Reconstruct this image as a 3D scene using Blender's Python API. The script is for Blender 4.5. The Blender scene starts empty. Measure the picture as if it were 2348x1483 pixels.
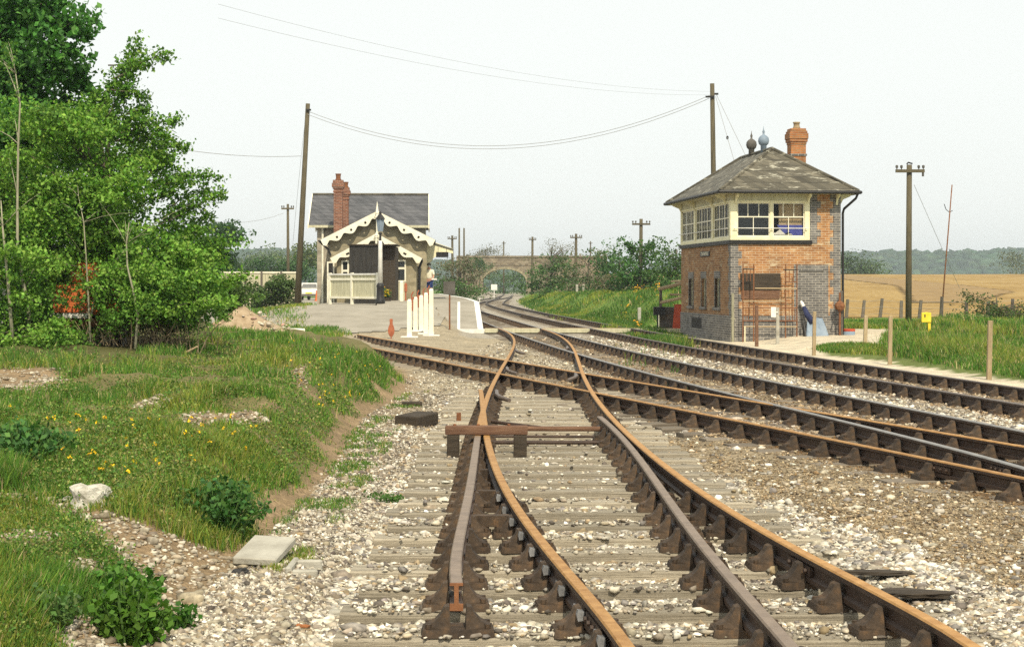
import bpy, math, random
import numpy as np
from mathutils import Matrix, Vector, Euler
rng = np.random.default_rng(7); random.seed(7)
SC = bpy.context.scene; COL = SC.collection
R = math.radians
# ------------------------------------------------------------------ camera, sky, sun, exposure
FP, EYE, HOR, CX = 4000.0, 1.6, 652.0, 1174.0       # focal length in photo pixels, eye height over rail top, horizon row, centre column
cam = bpy.data.objects.new('camera', bpy.data.cameras.new('camera')); COL.objects.link(cam)
cam.location = (0, 0, EYE); cam.rotation_euler = (R(90), 0, 0)
cam.data.sensor_width = 36; cam.data.lens = 36*FP/2348; cam.data.shift_y = -(741.5-HOR)/2348
cam.data.clip_start = .2; cam.data.clip_end = 9000
SC.camera = cam
SUN_EL, SUN_AZ = 48, 168            # azimuth clockwise from +Y: behind the camera, to the right
W = bpy.data.worlds.new('World'); SC.world = W; W.use_nodes = True
nt = W.node_tree; bg = nt.nodes['Background']
sky = nt.nodes.new('ShaderNodeTexSky'); sky.sky_type = 'NISHITA'; sky.sun_disc = False
sky.sun_elevation = R(SUN_EL); sky.sun_rotation = R(SUN_AZ)
sky.air_density = 1.0; sky.dust_density = 1.5; sky.ozone_density = 1.0; sky.altitude = 50
hs = nt.nodes.new('ShaderNodeHueSaturation'); hs.inputs['Saturation'].default_value = .22
nt.links.new(sky.outputs[0], hs.inputs['Color'])
mx = nt.nodes.new('ShaderNodeMix'); mx.data_type = 'RGBA'; mx.inputs[0].default_value = .8; mx.inputs[7].default_value = (5.95, 6.15, 5.85, 1)   # thin even cloud over the blue
nt.links.new(hs.outputs[0], mx.inputs[6]); nt.links.new(mx.outputs[2], bg.inputs['Color'])
bg.inputs['Strength'].default_value = .15
sl = bpy.data.lights.new('sun', 'SUN'); sl.energy = 4.0; sl.angle = R(.6); sl.color = (1, .89, .70)
so = bpy.data.objects.new('sun', sl); COL.objects.link(so)
sd = Vector((math.sin(R(SUN_AZ))*math.cos(R(SUN_EL)), math.cos(R(SUN_AZ))*math.cos(R(SUN_EL)), math.sin(R(SUN_EL))))
so.rotation_euler = sd.to_track_quat('Z', 'Y').to_euler(); so.location = sd*60
SC.view_settings.view_transform = 'Standard'; SC.view_settings.look = 'None'; SC.view_settings.gamma = 1
SC.view_settings.exposure = 0.16; SC.view_settings.use_curve_mapping = False
SC.render.engine = 'CYCLES'
SC.cycles.use_denoising = False
SC.cycles.max_bounces = 6; SC.cycles.transparent_max_bounces = 12; SC.cycles.volume_bounces = 0

# ------------------------------------------------------------------ measuring helpers
def G(px, py, z=0.0):
    Y = FP*(EYE-z)/(py-HOR); return ((px-CX)*Y/FP, Y)
def S(px, py, Y): return ((px-CX)*Y/FP, EYE+(HOR-py)*Y/FP)
def P3(px, py, Y): x, z = S(px, py, Y); return (x, Y, z)
def smooth(a, b, x):
    t = np.clip((np.asarray(x, float)-a)/(b-a), 0, 1); return t*t*(3-2*t)
def _h(i, j, s):
    n = (i*374761393 + j*668265263 + s*144665) & 0xffffffff
    n = ((n ^ (n >> 13))*1274126177) & 0xffffffff
    return ((n ^ (n >> 16)) & 0xffff)/65535.0
def vnoise(x, y, s=0):
    x = np.asarray(x, float); y = np.asarray(y, float)
    i = np.floor(x).astype(np.int64); j = np.floor(y).astype(np.int64); u = x-i; v = y-j
    u = u*u*(3-2*u); v = v*v*(3-2*v)
    return (_h(i, j, s)*(1-u)+_h(i+1, j, s)*u)*(1-v)+(_h(i, j+1, s)*(1-u)+_h(i+1, j+1, s)*u)*v
def fbm(x, y, s=0, o=3):
    r = 0; a = .5
    for k in range(o): r = r+a*vnoise(x*2**k, y*2**k, s+k); a *= .5
    return r/(1-.5**o)
def inpoly(x, y, poly):
    x = np.asarray(x); y = np.asarray(y); c = np.zeros(x.shape, bool); n = len(poly)
    for k in range(n):
        x0, y0 = poly[k]; x1, y1 = poly[(k+1) % n]
        if y0 == y1: continue
        m = ((y0 > y) != (y1 > y)) & (x < (x1-x0)*(y-y0)/(y1-y0)+x0)
        c ^= m
    return c

# ------------------------------------------------------------------ materials
def nodes(name):
    m = bpy.data.materials.new(name); m.use_nodes = True
    return m, m.node_tree, m.node_tree.nodes['Principled BSDF']
def N(t, kind, **kw):
    n = t.nodes.new(kind)
    for k, v in kw.items():
        if k in n.inputs: n.inputs[k].default_value = v
        else: setattr(n, k, v)
    return n
def ramp(t, fac, stops):
    r = t.nodes.new('ShaderNodeValToRGB'); e = r.color_ramp.elements
    while len(e) < len(stops): e.new(.5)
    for el, (p, c) in zip(e, stops): el.position = p; el.color = (*c, 1)
    t.links.new(fac, r.inputs[0]); return r.outputs[0]
def mul(t, a, b, fac=1.0, mode='MULTIPLY'):
    m = t.nodes.new('ShaderNodeMix'); m.data_type = 'RGBA'; m.blend_type = mode
    if isinstance(fac, float): m.inputs[0].default_value = fac
    else: t.links.new(fac, m.inputs[0])
    for s, k in ((a, 6), (b, 7)):
        if isinstance(s, tuple): m.inputs[k].default_value = (*s, 1)
        else: t.links.new(s, m.inputs[k])
    return m.outputs[2]
def bump(t, b, h, strength, dist=.02):
    n = N(t, 'ShaderNodeBump', Strength=strength, Distance=dist); t.links.new(h, n.inputs['Height']); t.links.new(n.outputs[0], b.inputs['Normal'])
def coords(t, scale=(1, 1, 1), kind='Object'):
    c = t.nodes.new('ShaderNodeTexCoord'); m = N(t, 'ShaderNodeMapping', Scale=scale); t.links.new(c.outputs[kind], m.inputs[0]); return m.outputs[0]
def mk(name, c1, c2, scale=4, rough=.8, bp=.25, bs=30, stretch=(1, 1, 1), metal=0, rnd=0, spec=.3, c3=None):
    m, t, b = nodes(name); v = coords(t, stretch)
    n = N(t, 'ShaderNodeTexNoise', Scale=scale, Detail=8, Roughness=.65); t.links.new(v, n.inputs['Vector'])
    st = [(.32, c1), (.68, c2)] if c3 is None else [(.3, c1), (.55, c2), (.68, c3)]
    col = ramp(t, n.outputs[0], st)
    if rnd:
        oi = t.nodes.new('ShaderNodeObjectInfo'); mr = N(t, 'ShaderNodeMapRange'); mr.inputs[3].default_value = 1-rnd; mr.inputs[4].default_value = 1+rnd
        t.links.new(oi.outputs['Random'], mr.inputs[0]); col = mul(t, col, mr.outputs[0])
    t.links.new(col, b.inputs['Base Color'])
    b.inputs['Roughness'].default_value = rough; b.inputs['Metallic'].default_value = metal; b.inputs['Specular IOR Level'].default_value = spec
    if bp:
        n2 = N(t, 'ShaderNodeTexNoise', Scale=bs, Detail=6, Roughness=.7); t.links.new(v, n2.inputs['Vector']); bump(t, b, n2.outputs[0], bp)
    return m
def tintmat(name, rough=.75, trans=.0, spec=.2, noise=0):
    m, t, b = nodes(name); a = N(t, 'ShaderNodeAttribute', attribute_name='tint')
    col = a.outputs['Color']
    if noise:
        v = coords(t); n = N(t, 'ShaderNodeTexNoise', Scale=noise, Detail=6); t.links.new(v, n.inputs[0])
        col = mul(t, col, ramp(t, n.outputs[0], [(.3, (.6, .6, .6)), (.7, (1.3, 1.3, 1.3))]))
    t.links.new(col, b.inputs['Base Color']); b.inputs['Roughness'].default_value = rough; b.inputs['Specular IOR Level'].default_value = spec
    if trans:
        tr = t.nodes.new('ShaderNodeBsdfTranslucent'); t.links.new(mul(t, col, (1.1, 1.25, .6)), tr.inputs[0])
        mx = N(t, 'ShaderNodeMixShader'); mx.inputs[0].default_value = trans
        t.links.new(b.outputs[0], mx.inputs[1]); t.links.new(tr.outputs[0], mx.inputs[2]); t.links.new(mx.outputs[0], t.nodes['Material Output'].inputs[0])
    return m
def brickmat(name, c1, c2, mortar, bw=.225, bh=.075, swap=False, patch=None, var=.0):
    m, t, b = nodes(name); c = t.nodes.new('ShaderNodeTexCoord'); sp = t.nodes.new('ShaderNodeSeparateXYZ'); t.links.new(c.outputs['Object'], sp.inputs[0])
    ad = N(t, 'ShaderNodeMath', operation='ADD'); t.links.new(sp.outputs[0], ad.inputs[0]); t.links.new(sp.outputs[1], ad.inputs[1])
    cb = t.nodes.new('ShaderNodeCombineXYZ'); t.links.new(ad.outputs[0], cb.inputs[0]); t.links.new(sp.outputs[2], cb.inputs[1])
    bt = N(t, 'ShaderNodeTexBrick', Scale=1.0); bt.inputs['Brick Width'].default_value = bw; bt.inputs['Row Height'].default_value = bh
    bt.inputs['Mortar Size'].default_value = .008; bt.inputs['Mortar Smooth'].default_value = .3; bt.inputs['Bias'].default_value = var
    t.links.new(cb.outputs[0], bt.inputs['Vector'])
    bt.inputs['Color1'].default_value = (*c1, 1); bt.inputs['Color2'].default_value = (*c2, 1); bt.inputs['Mortar'].default_value = (*mortar, 1)
    n = N(t, 'ShaderNodeTexNoise', Scale=1.7, Detail=7, Roughness=.7); t.links.new(cb.outputs[0], n.inputs[0])
    col = mul(t, bt.outputs[0], ramp(t, n.outputs[0], [(.3, (.62, .6, .6)), (.7, (1.25, 1.2, 1.15))]))
    if patch:
        mp = N(t, 'ShaderNodeMapping', Scale=(1.1, 4, 1)); t.links.new(cb.outputs[0], mp.inputs[0])
        n3 = N(t, 'ShaderNodeTexNoise', Scale=1.6, Detail=9, Roughness=.75); t.links.new(mp.outputs[0], n3.inputs[0])
        f = ramp(t, n3.outputs[0], [(.53, (0, 0, 0)), (.63, (.75, .75, .75))]); col = mul(t, col, patch, f, 'MIX')
    t.links.new(col, b.inputs['Base Color']); b.inputs['Roughness'].default_value = .85; b.inputs['Specular IOR Level'].default_value = .2
    bump(t, b, bt.outputs['Fac'], -.5, .01); return m
def glassmat(name, tint, alpha):
    m, t, b = nodes(name); b.inputs['Base Color'].default_value = (*tint, 1); b.inputs['Roughness'].default_value = .06; b.inputs['Alpha'].default_value = alpha
    b.inputs['Specular IOR Level'].default_value = .6; return m

M = {}
M['rail_orange'] = mk('rail rust orange', (.28, .135, .035), (.46, .26, .09), 9, .6, .12, 60, rnd=.08)
M['rail_grey'] = mk('rail grey brown', (.16, .12, .09), (.25, .19, .14), 8, .55, .12, 60)
M['rail_dark'] = mk('rail dark steel', (.035, .022, .016), (.075, .045, .03), 10, .6, .2, 50)
M['rail_shiny'] = mk('rail worn top', (.21, .195, .175), (.36, .335, .30), 7, .42, .05, 60, metal=.5)
M['rail_worn'] = mk('rail dull top', (.10, .075, .06), (.19, .15, .12), 7, .45, .1, 60, metal=.2)
M['chair'] = mk('cast iron chair', (.028, .02, .014), (.068, .046, .029), 14, .8, .4, 60, rnd=.3, c3=(.12, .07, .035))
M['key'] = mk('steel key', (.12, .12, .12), (.3, .3, .3), 20, .45, .2, 60, metal=.3, rnd=.4)
M['sleeper'] = mk('weathered sleeper', (.20, .172, .125), (.52, .46, .35), 3.2, .9, .8, 18, stretch=(.7, 9, 9), rnd=.22)
M['sleeper_dark'] = mk('buried sleeper', (.12, .10, .075), (.26, .22, .17), 3, .9, .6, 16, stretch=(.8, 7, 7), rnd=.2)
M['wood_dark'] = mk('dark timber', (.028, .022, .016), (.075, .058, .04), 3, .85, .6, 16, stretch=(1, 7, 7))
M['wood_brown'] = mk('brown timber', (.10, .05, .03), (.22, .125, .075), 3, .85, .6, 16, stretch=(1, 8, 8))
M['wood_pale'] = mk('pale stake', (.30, .22, .12), (.46, .36, .22), 4, .85, .4, 30, stretch=(6, 6, 1), rnd=.2)
M['wood_pole'] = mk('pole timber', (.062, .052, .03), (.125, .105, .062), 3, .85, .4, 30, stretch=(7, 7, .6), rnd=.15)
M['wood_far'] = mk('old post timber', (.07, .06, .05), (.17, .15, .12), 3, .9, .4, 30, stretch=(6, 6, 1), rnd=.3)
M['concrete'] = mk('concrete', (.30, .28, .23), (.46, .44, .37), 5, .9, .4, 40)
M['white'] = mk('white paint', (.62, .60, .54), (.82, .81, .76), 3, .7, .15, 30)
M['cream'] = mk('cream paint', (.70, .65, .40), (.85, .81, .57), 2.5, .6, .1, 30)
M['cream_pale'] = mk('pale cream paint', (.70, .66, .50), (.86, .83, .69), 2.5, .6, .12, 30)
M['cream_old'] = mk('aged cream paint', (.40, .38, .25), (.60, .57, .40), 2.5, .7, .2, 30, stretch=(4, 4, .6))
M['iron'] = mk('black iron', (.012, .012, .012), (.03, .028, .026), 10, .5, .1, 40)
M['chalk'] = mk('chalky rock', (.34, .31, .24), (.70, .68, .60), 14, .95, .7, 25)
M['rust'] = mk('rust', (.14, .055, .025), (.26, .115, .05), 12, .85, .3, 50)
M['red'] = mk('faded red paint', (.38, .06, .03), (.55, .11, .05), 6, .7, .2, 40)
M['redrust'] = mk('red oxide paint', (.27, .08, .04), (.42, .14, .065), 9, .8, .2, 40)
M['orange'] = mk('orange paint', (.46, .10, .03), (.64, .18, .05), 4, .6, .1, 40)
M['yellow'] = mk('yellow paint', (.75, .55, .03), (.88, .68, .06), 4, .6, .1, 40)
M['brick'] = brickmat('orange brick', (.30, .14, .055), (.415, .215, .085), (.48, .40, .29), patch=(.60, .52, .35))
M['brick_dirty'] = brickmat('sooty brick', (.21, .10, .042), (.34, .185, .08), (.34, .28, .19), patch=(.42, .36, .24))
M['brick_blue'] = brickmat('blue grey brick', (.10, .10, .10), (.19, .19, .185), (.40, .38, .33))
M['brick_stack'] = brickmat('chimney brick', (.30, .115, .045), (.44, .19, .07), (.30, .24, .16), patch=(.20, .17, .08))
M['brick_old'] = brickmat('dark red brick', (.16, .06, .035), (.27, .11, .06), (.34, .30, .25))
M['stone'] = brickmat('rubble stone', (.25, .225, .145), (.37, .335, .225), (.27, .25, .18), bw=.42, bh=.19)
M['stone_pale'] = brickmat('pale rubble stone', (.30, .28, .22), (.45, .42, .34), (.33, .31, .26), bw=.4, bh=.2)
M['stone_bridge'] = brickmat('bridge stone', (.17, .14, .10), (.29, .25, .18), (.2, .17, .13), bw=.5, bh=.24)
def slate(name, c1, c2, lich, amount):
    m = brickmat(name, c1, c2, tuple(.4*x for x in c1), bw=.3, bh=.2); t = m.node_tree; b = t.nodes['Principled BSDF']
    old = b.inputs['Base Color'].links[0].from_socket
    v = coords(t, (1.2, 3.5, 5)); n = N(t, 'ShaderNodeTexNoise', Scale=1.3, Detail=9, Roughness=.72); t.links.new(v, n.inputs[0])
    f = ramp(t, n.outputs[0], [(amount, (0, 0, 0)), (amount+.06, (.85, .85, .85))]); c = mul(t, old, lich, f, 'MIX')
    t.links.new(c, b.inputs['Base Color']); b.inputs['Roughness'].default_value = .65; return m
M['slate_box'] = slate('lichened slate', (.085, .08, .06), (.15, .14, .105), (.45, .43, .34), .56)
M['slate'] = slate('grey slate', (.085, .09, .098), (.125, .13, .14), (.26, .24, .13), .68)
M['asphalt'] = mk('worn asphalt', (.25, .225, .175), (.37, .335, .27), .8, .9, .3, 60)
M['glass_dark'] = glassmat('window glass', (.02, .024, .026), .55)
M['glass_clear'] = glassmat('clear window glass', (.04, .045, .04), .10)
M['glass_side'] = glassmat('old window glass', (.05, .06, .05), .7)
M['bark'] = mk('bark', (.06, .05, .035), (.15, .13, .095), 5, .9, .5, 30, stretch=(3, 3, .7))
M['bark_pale'] = mk('pale bark', (.22, .21, .14), (.40, .38, .27), 6, .9, .4, 30, stretch=(3, 3, .7))
M['twig'] = mk('dry twig', (.16, .12, .07), (.34, .27, .17), 5, .9, .2, 30)
M['stem_green'] = mk('green stem', (.07, .14, .03), (.11, .19, .05), 6, .7, 0)
M['leaf'] = tintmat('leaf', .6, .28)
M['blade'] = tintmat('grass blade', .7, .25)
M['pebble'] = tintmat('ballast stone', .85, 0, .25, 30)
M['flower'] = tintmat('flower petal', .6, .1)
M['skin'] = mk('skin', (.50, .28, .19), (.58, .34, .24), 8, .6, 0)
M['wire'] = mk('wire', (.22, .22, .21), (.30, .30, .29), 5, .6, 0)
M['bluecloth'] = mk('blue cloth', (.05, .06, .26), (.10, .12, .42), 5, .8, .3, 12)
M['tan'] = mk('tan board', (.42, .31, .17), (.55, .43, .26), 2, .8, .1, 20)
M['bluegrey'] = mk('blue grey sheet', (.15, .20, .26), (.27, .33, .39), 3, .6, .3, 8)
M['navy'] = mk('navy cloth', (.015, .02, .06), (.04, .05, .12), 6, .8, .3, 20)
M['denim'] = mk('denim', (.03, .06, .20), (.06, .10, .30), 8, .8, .1, 40)
M['grey_board'] = mk('grey brown board', (.075, .07, .06), (.13, .12, .105), 4, .8, .2, 30)
M['cardboard'] = mk('black panel', (.015, .014, .013), (.04, .036, .03), 2, .7, .3, 20, stretch=(5, 5, .6))

# ------------------------------------------------------------------ mesh and object helpers
class MB:
    def __init__(s): s.v = []; s.f = []; s.m = []
    def add(s, vs, fs, mi=0):
        o = len(s.v); s.v += [tuple(v) for v in vs]
        for f in fs: s.f.append([i+o for i in f]); s.m.append(mi)
        return s
    def box(s, x0, x1, y0, y1, z0, z1, mi=0, mat=None):
        vs = [(x, y, z) for x in (x0, x1) for y in (y0, y1) for z in (z0, z1)]
        if mat is not None: vs = [mat @ Vector(v) for v in vs]
        return s.add(vs, [(0, 1, 3, 2), (4, 6, 7, 5), (0, 4, 5, 1), (2, 3, 7, 6), (0, 2, 6, 4), (1, 5, 7, 3)], mi)
    def prism(s, poly, fn0, fn1, mi=0):          # poly of 2-D points, fn(p)->3-D at either end
        n = len(poly); vs = [fn0(p) for p in poly]+[fn1(p) for p in poly]
        fs = [list(range(n))[::-1], list(range(n, 2*n))]+[(i, (i+1) % n, n+(i+1) % n, n+i) for i in range(n)]
        return s.add(vs, fs, mi)
    def tube(s, pts, r, n=8, mi=0, cap=True):
        pts = [Vector(p) for p in pts]; k = len(pts); rs = r if isinstance(r, (list, tuple)) else [r]*k
        vs = []; up = None
        for i, p in enumerate(pts):
            d = (pts[min(i+1, k-1)]-pts[max(i-1, 0)]); d = d.normalized() if d.length > 1e-9 else Vector((0, 0, 1))
            a = (Vector((1, 0, 0)) if abs(d.x) < .8 else Vector((0, 1, 0))) if up is None else up
            a = (a-d*a.dot(d)); a = a.normalized() if a.length > 1e-6 else d.orthogonal().normalized(); up = a; b = d.cross(a)
            vs += [p+(a*math.cos(2*math.pi*j/n)+b*math.sin(2*math.pi*j/n))*rs[i] for j in range(n)]
        fs = [(i*n+j, i*n+(j+1) % n, (i+1)*n+(j+1) % n, (i+1)*n+j) for i in range(k-1) for j in range(n)]
        if cap: fs += [tuple(range(n))[::-1], tuple(range((k-1)*n, k*n))]
        return s.add(vs, fs, mi)
    def lathe(s, prof, n=16, c=(0, 0, 0), mi=0, sq=1.0):
        vs = [(c[0]+r*math.cos(2*math.pi*j/n), c[1]+sq*r*math.sin(2*math.pi*j/n), c[2]+z) for r, z in prof for j in range(n)]
        k = len(prof); fs = [(i*n+j, i*n+(j+1) % n, (i+1)*n+(j+1) % n, (i+1)*n+j) for i in range(k-1) for j in range(n)]
        fs += [tuple(range(n))[::-1], tuple(range((k-1)*n, k*n))]
        return s.add(vs, fs, mi)
    def sweep(s, prof, path, mids=None):          # profile (side, up) carried along a path of (x,y,z)
        n = len(prof); k = len(path); vs = []
        for i, p in enumerate(path):
            a = path[max(i-1, 0)]; b = path[min(i+1, k-1)]; d = Vector((b[0]-a[0], b[1]-a[1], 0)).normalized(); q = Vector((d.y, -d.x, 0))
            vs += [(p[0]+q.x*u, p[1]+q.y*u, p[2]+w) for u, w in prof]
        o = len(s.v); s.v += vs
        for i in range(k-1):
            for j in range(n):
                s.f.append([o+i*n+j, o+i*n+(j+1) % n, o+(i+1)*n+(j+1) % n, o+(i+1)*n+j]); s.m.append(mids[j] if mids else 0)
        s.f.append([o+j for j in range(n)][::-1]); s.m.append(mids[1] if mids else 0)
        s.f.append([o+(k-1)*n+j for j in range(n)]); s.m.append(mids[1] if mids else 0)
        return s
    def mesh(s, name, mats, smooth=False):
        me = bpy.data.meshes.new(name); me.from_pydata(s.v, [], s.f)
        for m in (mats if isinstance(mats, (list, tuple)) else [mats]): me.materials.append(m)
        me.polygons.foreach_set('material_index', s.m)
        if smooth: me.polygons.foreach_set('use_smooth', [True]*len(me.polygons))
        me.update(); return me
    def build(s, name, mats, parent=None, smooth=False, bevel=0, local=False):
        import bmesh
        me = s.mesh(name, mats, smooth); b = bmesh.new(); b.from_mesh(me); bmesh.ops.recalc_face_normals(b, faces=b.faces); b.to_mesh(me); b.free()
        return link(name, me, parent, bevel, local)
def link(name, me, parent=None, bevel=0, local=False):
    o = bpy.data.objects.new(name, me); COL.objects.link(o)
    if parent is not None:
        o.parent = parent
        if not local:
            t = parent
            mw = Matrix.LocRotScale(t.location, t.rotation_euler, t.scale)
            while t.parent: t = t.parent; mw = Matrix.LocRotScale(t.location, t.rotation_euler, t.scale) @ mw
            o.matrix_parent_inverse = mw.inverted()
    if bevel:
        m = o.modifiers.new('bevel', 'BEVEL'); m.width = bevel; m.segments = 1; m.limit_method = 'ANGLE'
    return o
def tag(o, label=None, cat=None, group=None, kind=None):
    for k, v in (('label', label), ('category', cat), ('group', group), ('kind', kind)):
        if v: o[k] = v
    return o
def thing(name, label, cat, loc=(0, 0, 0), rz=0, group=None):
    o = bpy.data.objects.new(name, None); COL.objects.link(o); o.location = loc; o.rotation_euler = (0, 0, rz); o.empty_display_size = .2
    return tag(o, label, cat, group)
def copy_tree(o, parent=None):
    c = o.copy(); COL.objects.link(c); c.parent = parent
    if parent is not None: c.matrix_parent_inverse = o.matrix_parent_inverse.copy()
    for ch in list(o.children): copy_tree(ch, c)
    return c
def npmesh(name, V, F, mat, parent=None, tint=None, smooth=False):
    me = bpy.data.meshes.new(name); V = np.asarray(V, np.float32); F = np.asarray(F, np.int32); k = F.shape[1]
    me.vertices.add(len(V)); me.vertices.foreach_set('co', V.ravel())
    me.loops.add(F.size); me.loops.foreach_set('vertex_index', F.ravel())
    me.polygons.add(len(F)); me.polygons.foreach_set('loop_start', np.arange(0, F.size, k, dtype=np.int32))
    if tint is not None:
        a = me.color_attributes.new('tint', 'FLOAT_COLOR', 'POINT'); t = np.ones((len(V), 4), np.float32); t[:, :tint.shape[1]] = tint; a.data.foreach_set('color', t.ravel())
    if smooth: me.polygons.foreach_set('use_smooth', np.ones(len(F), bool))
    me.materials.append(mat); me.update(calc_edges=True); me.validate()
    return link(name, me, parent)
def jit(base, n, amt=.25, hue=.05):
    c = np.asarray(base)[rng.integers(0, len(base), n)]; return np.clip(c*(1+rng.normal(0, amt, (n, 1)))*(1+rng.normal(0, hue, (n, 3))), .004, .95)
def leaf_mesh(C, size, cols, up=.5):                # one folded leaf face per centre; returns V, F, tint
    n = len(C); d = rng.normal(size=(n, 3)); d /= np.linalg.norm(d, axis=1)[:, None]; d[:, 2] -= .15
    nn = rng.normal(size=(n, 3)); nn[:, 2] = np.abs(nn[:, 2])+up; s = np.cross(d, nn); s /= np.linalg.norm(s, axis=1)[:, None]+1e-9
    L = (size*rng.uniform(.6, 1.35, n))[:, None]; Wd = L*.36; f = np.cross(s, d)*L*.08
    V = np.stack([C-d*L*.5, C+s*Wd+f, C+d*L*.5, C-s*Wd+f], 1).reshape(-1, 3)
    F = np.arange(4*n).reshape(n, 4); return V, F, np.repeat(cols, 4, 0)
def blade_mesh(X, Y, Z, hgt, wid, cols, lean=.45):
    n = len(X); a = rng.uniform(0, 2*np.pi, n); b = rng.uniform(0, 2*np.pi, n); l = lean*hgt*rng.uniform(.2, 1.3, n)
    B = np.stack([X, Y, Z], 1); s = np.stack([np.cos(a), np.sin(a), 0*a], 1)*(wid/2)[:, None]; t = np.stack([np.cos(b), np.sin(b), 0*b], 1)
    m = B+t*(l*.35)[:, None]; m[:, 2] += hgt*.6; e = B+t*l[:, None]; e[:, 2] += hgt
    V = np.stack([B-s, B+s, m+s*.8, m-s*.8, e], 1).reshape(-1, 3); o = np.arange(n)[:, None]*5
    F = np.concatenate([o+[0, 1, 2], o+[0, 2, 3], o+[3, 2, 4]]); return V, F, np.repeat(cols, 5, 0)
ICO_V = None
def chips(C, r, cols):                               # small sharp-edged chippings
    v = np.array([(1, 0, 0), (-1, 0, 0), (0, 1, 0), (0, -1, 0), (0, 0, 1), (0, 0, -1)], float); f = np.array([(0, 2, 4), (2, 1, 4), (1, 3, 4), (3, 0, 4), (2, 0, 5), (1, 2, 5), (3, 1, 5), (0, 3, 5)])
    n = len(C); V = v[None]*rng.uniform(.5, 1.4, (n, 6, 1))*rng.uniform((.8, .5, .3), (1.5, 1.1, .8), (n, 3))[:, None]+rng.normal(0, .15, (n, 6, 3))
    a = rng.uniform(0, 6.28, n); ca, sa = np.cos(a)[:, None], np.sin(a)[:, None]
    V = np.stack([V[:, :, 0]*ca-V[:, :, 1]*sa, V[:, :, 0]*sa+V[:, :, 1]*ca, V[:, :, 2]], 2)*r[:, None, None]+C[:, None]
    return V.reshape(-1, 3), (f[None]+np.arange(n)[:, None, None]*6).reshape(-1, 3), np.repeat(cols, 6, 0)
def stones(C, r, cols):                              # irregular 20-face stones
    g = (1+5**.5)/2; v = np.array([(-1, g, 0), (1, g, 0), (-1, -g, 0), (1, -g, 0), (0, -1, g), (0, 1, g), (0, -1, -g), (0, 1, -g), (g, 0, -1), (g, 0, 1), (-g, 0, -1), (-g, 0, 1)])/1.9
    f = np.array([(0, 11, 5), (0, 5, 1), (0, 1, 7), (0, 7, 10), (0, 10, 11), (1, 5, 9), (5, 11, 4), (11, 10, 2), (10, 7, 6), (7, 1, 8), (3, 9, 4), (3, 4, 2), (3, 2, 6), (3, 6, 8), (3, 8, 9), (4, 9, 5), (2, 4, 11), (6, 2, 10), (8, 6, 7), (9, 8, 1)])
    n = len(C); V = v[None]*rng.uniform(.5, 1.35, (n, 12, 1))*rng.uniform((.8, .55, .35), (1.5, 1.1, .8), (n, 3))[:, None]
    a = rng.uniform(0, 6.28, n); ca, sa = np.cos(a)[:, None], np.sin(a)[:, None]
    V = np.stack([V[:, :, 0]*ca-V[:, :, 1]*sa, V[:, :, 0]*sa+V[:, :, 1]*ca, V[:, :, 2]], 2)*r[:, None, None]+C[:, None]
    F = (f[None]+np.arange(n)[:, None, None]*12).reshape(-1, 3); return V.reshape(-1, 3), F, np.repeat(cols, 12, 0)
# ------------------------------------------------------------------ measured lines of the track (photo pixels of the rail tops)
RP = dict(
 Rr=[(1146.8,690.6),(1194.5,706.8),(1309,727.8),(1438.7,750.7),(1500,762),(1671.7,786.7),(1900,823.9),(1948,833.5),(2129,858.2),(2348,891.6)],
 Rl=[(1117,695.3),(1156,708.7),(1232.6,725.9),(1309,744),(1351,750.7),(1373.8,756.4),(1500,779.7),(1528,786.9),(1671.7,809.6),(1900,849.2),(1948,856.4),(2100.3,883.4),(2348,925.9)],
 Mr=[(1095,709.6),(1156,727.8),(1230.7,750.7),(1282,764),(1385,790.7),(1500,816.3),(1528,822.2),(1671.7,852.6),(1900,900.2),(1948,909.8),(2090.8,936.4),(2348,987)],
 Ml=[(1099,733.5),(1137,748.8),(1173.5,762),(1270.8,794.6),(1309,804),(1330,808.9),(1423.4,837.5),(1500,858.3),(1528,867),(1633.6,892.6),(1738.5,916),(1805,930.8),(1900,956.5),(1948,967),(2090.8,1003.2),(2348,1070.9)],
 Er=[(904,782),(1028,802),(1154,824),(1343.3,855.6),(1500,880.8),(1528,886.1),(1671.7,909.8),(1738.5,923),(1862.5,940.3),(1900,947.9),(1948,951.8),(2090.8,978.4),(2348,1021.3)],
 El=[(862,799.2),(970.8,819.2),(1066,838.3),(1142.5,852.6),(1251.7,875.6),(1345,895.7),(1366,899.5),(1490,922.4),(1671.7,953.7),(1786,978.5),(1900,1003.2),(1948,1014.8),(2090.8,1042.3),(2300.7,1082.4)],
 A=[(1143,752.6),(1162,759.3),(1173.5,769.7),(1178.5,781.2),(1178,794),(1165.9,817.5),(1143,857.5),(1133,872.6),(1118,906),(1102.3,967),(1094.5,1008.8),(1085.6,1050),(1073.5,1142.4),(1062,1187),(1046.5,1332)],
 D=[(1244,754.5),(1270.8,762),(1289.9,773.6),(1309,792.6),(1322.3,817.5),(1336,850),(1348,884.8),(1356.7,891.9),(1373,923),(1399.8,951.6),(1428,984),(1505,1050),(1602.9,1121),(1748.3,1215),(1946,1318.6),(2094.4,1397.7),(2237.8,1483)],
 B=[(1098.6,891.7),(1107,910.8),(1110,945),(1114.5,970.7),(1116.4,1008.8),(1123,1041.3),(1138.4,1083.2),(1157.5,1117.6),(1174.6,1142.4),(1191.4,1167.6),(1258,1253.8),(1336.4,1355.6),(1407,1438),(1442,1481)],
 C=[(1373,951.6),(1428,1005),(1467.7,1050),(1524.5,1128.4),(1602.9,1238),(1699.5,1348),(1817.5,1481.7)])
RP = {k: np.array([G(*p) for p in v]) for k, v in RP.items()}
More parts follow.
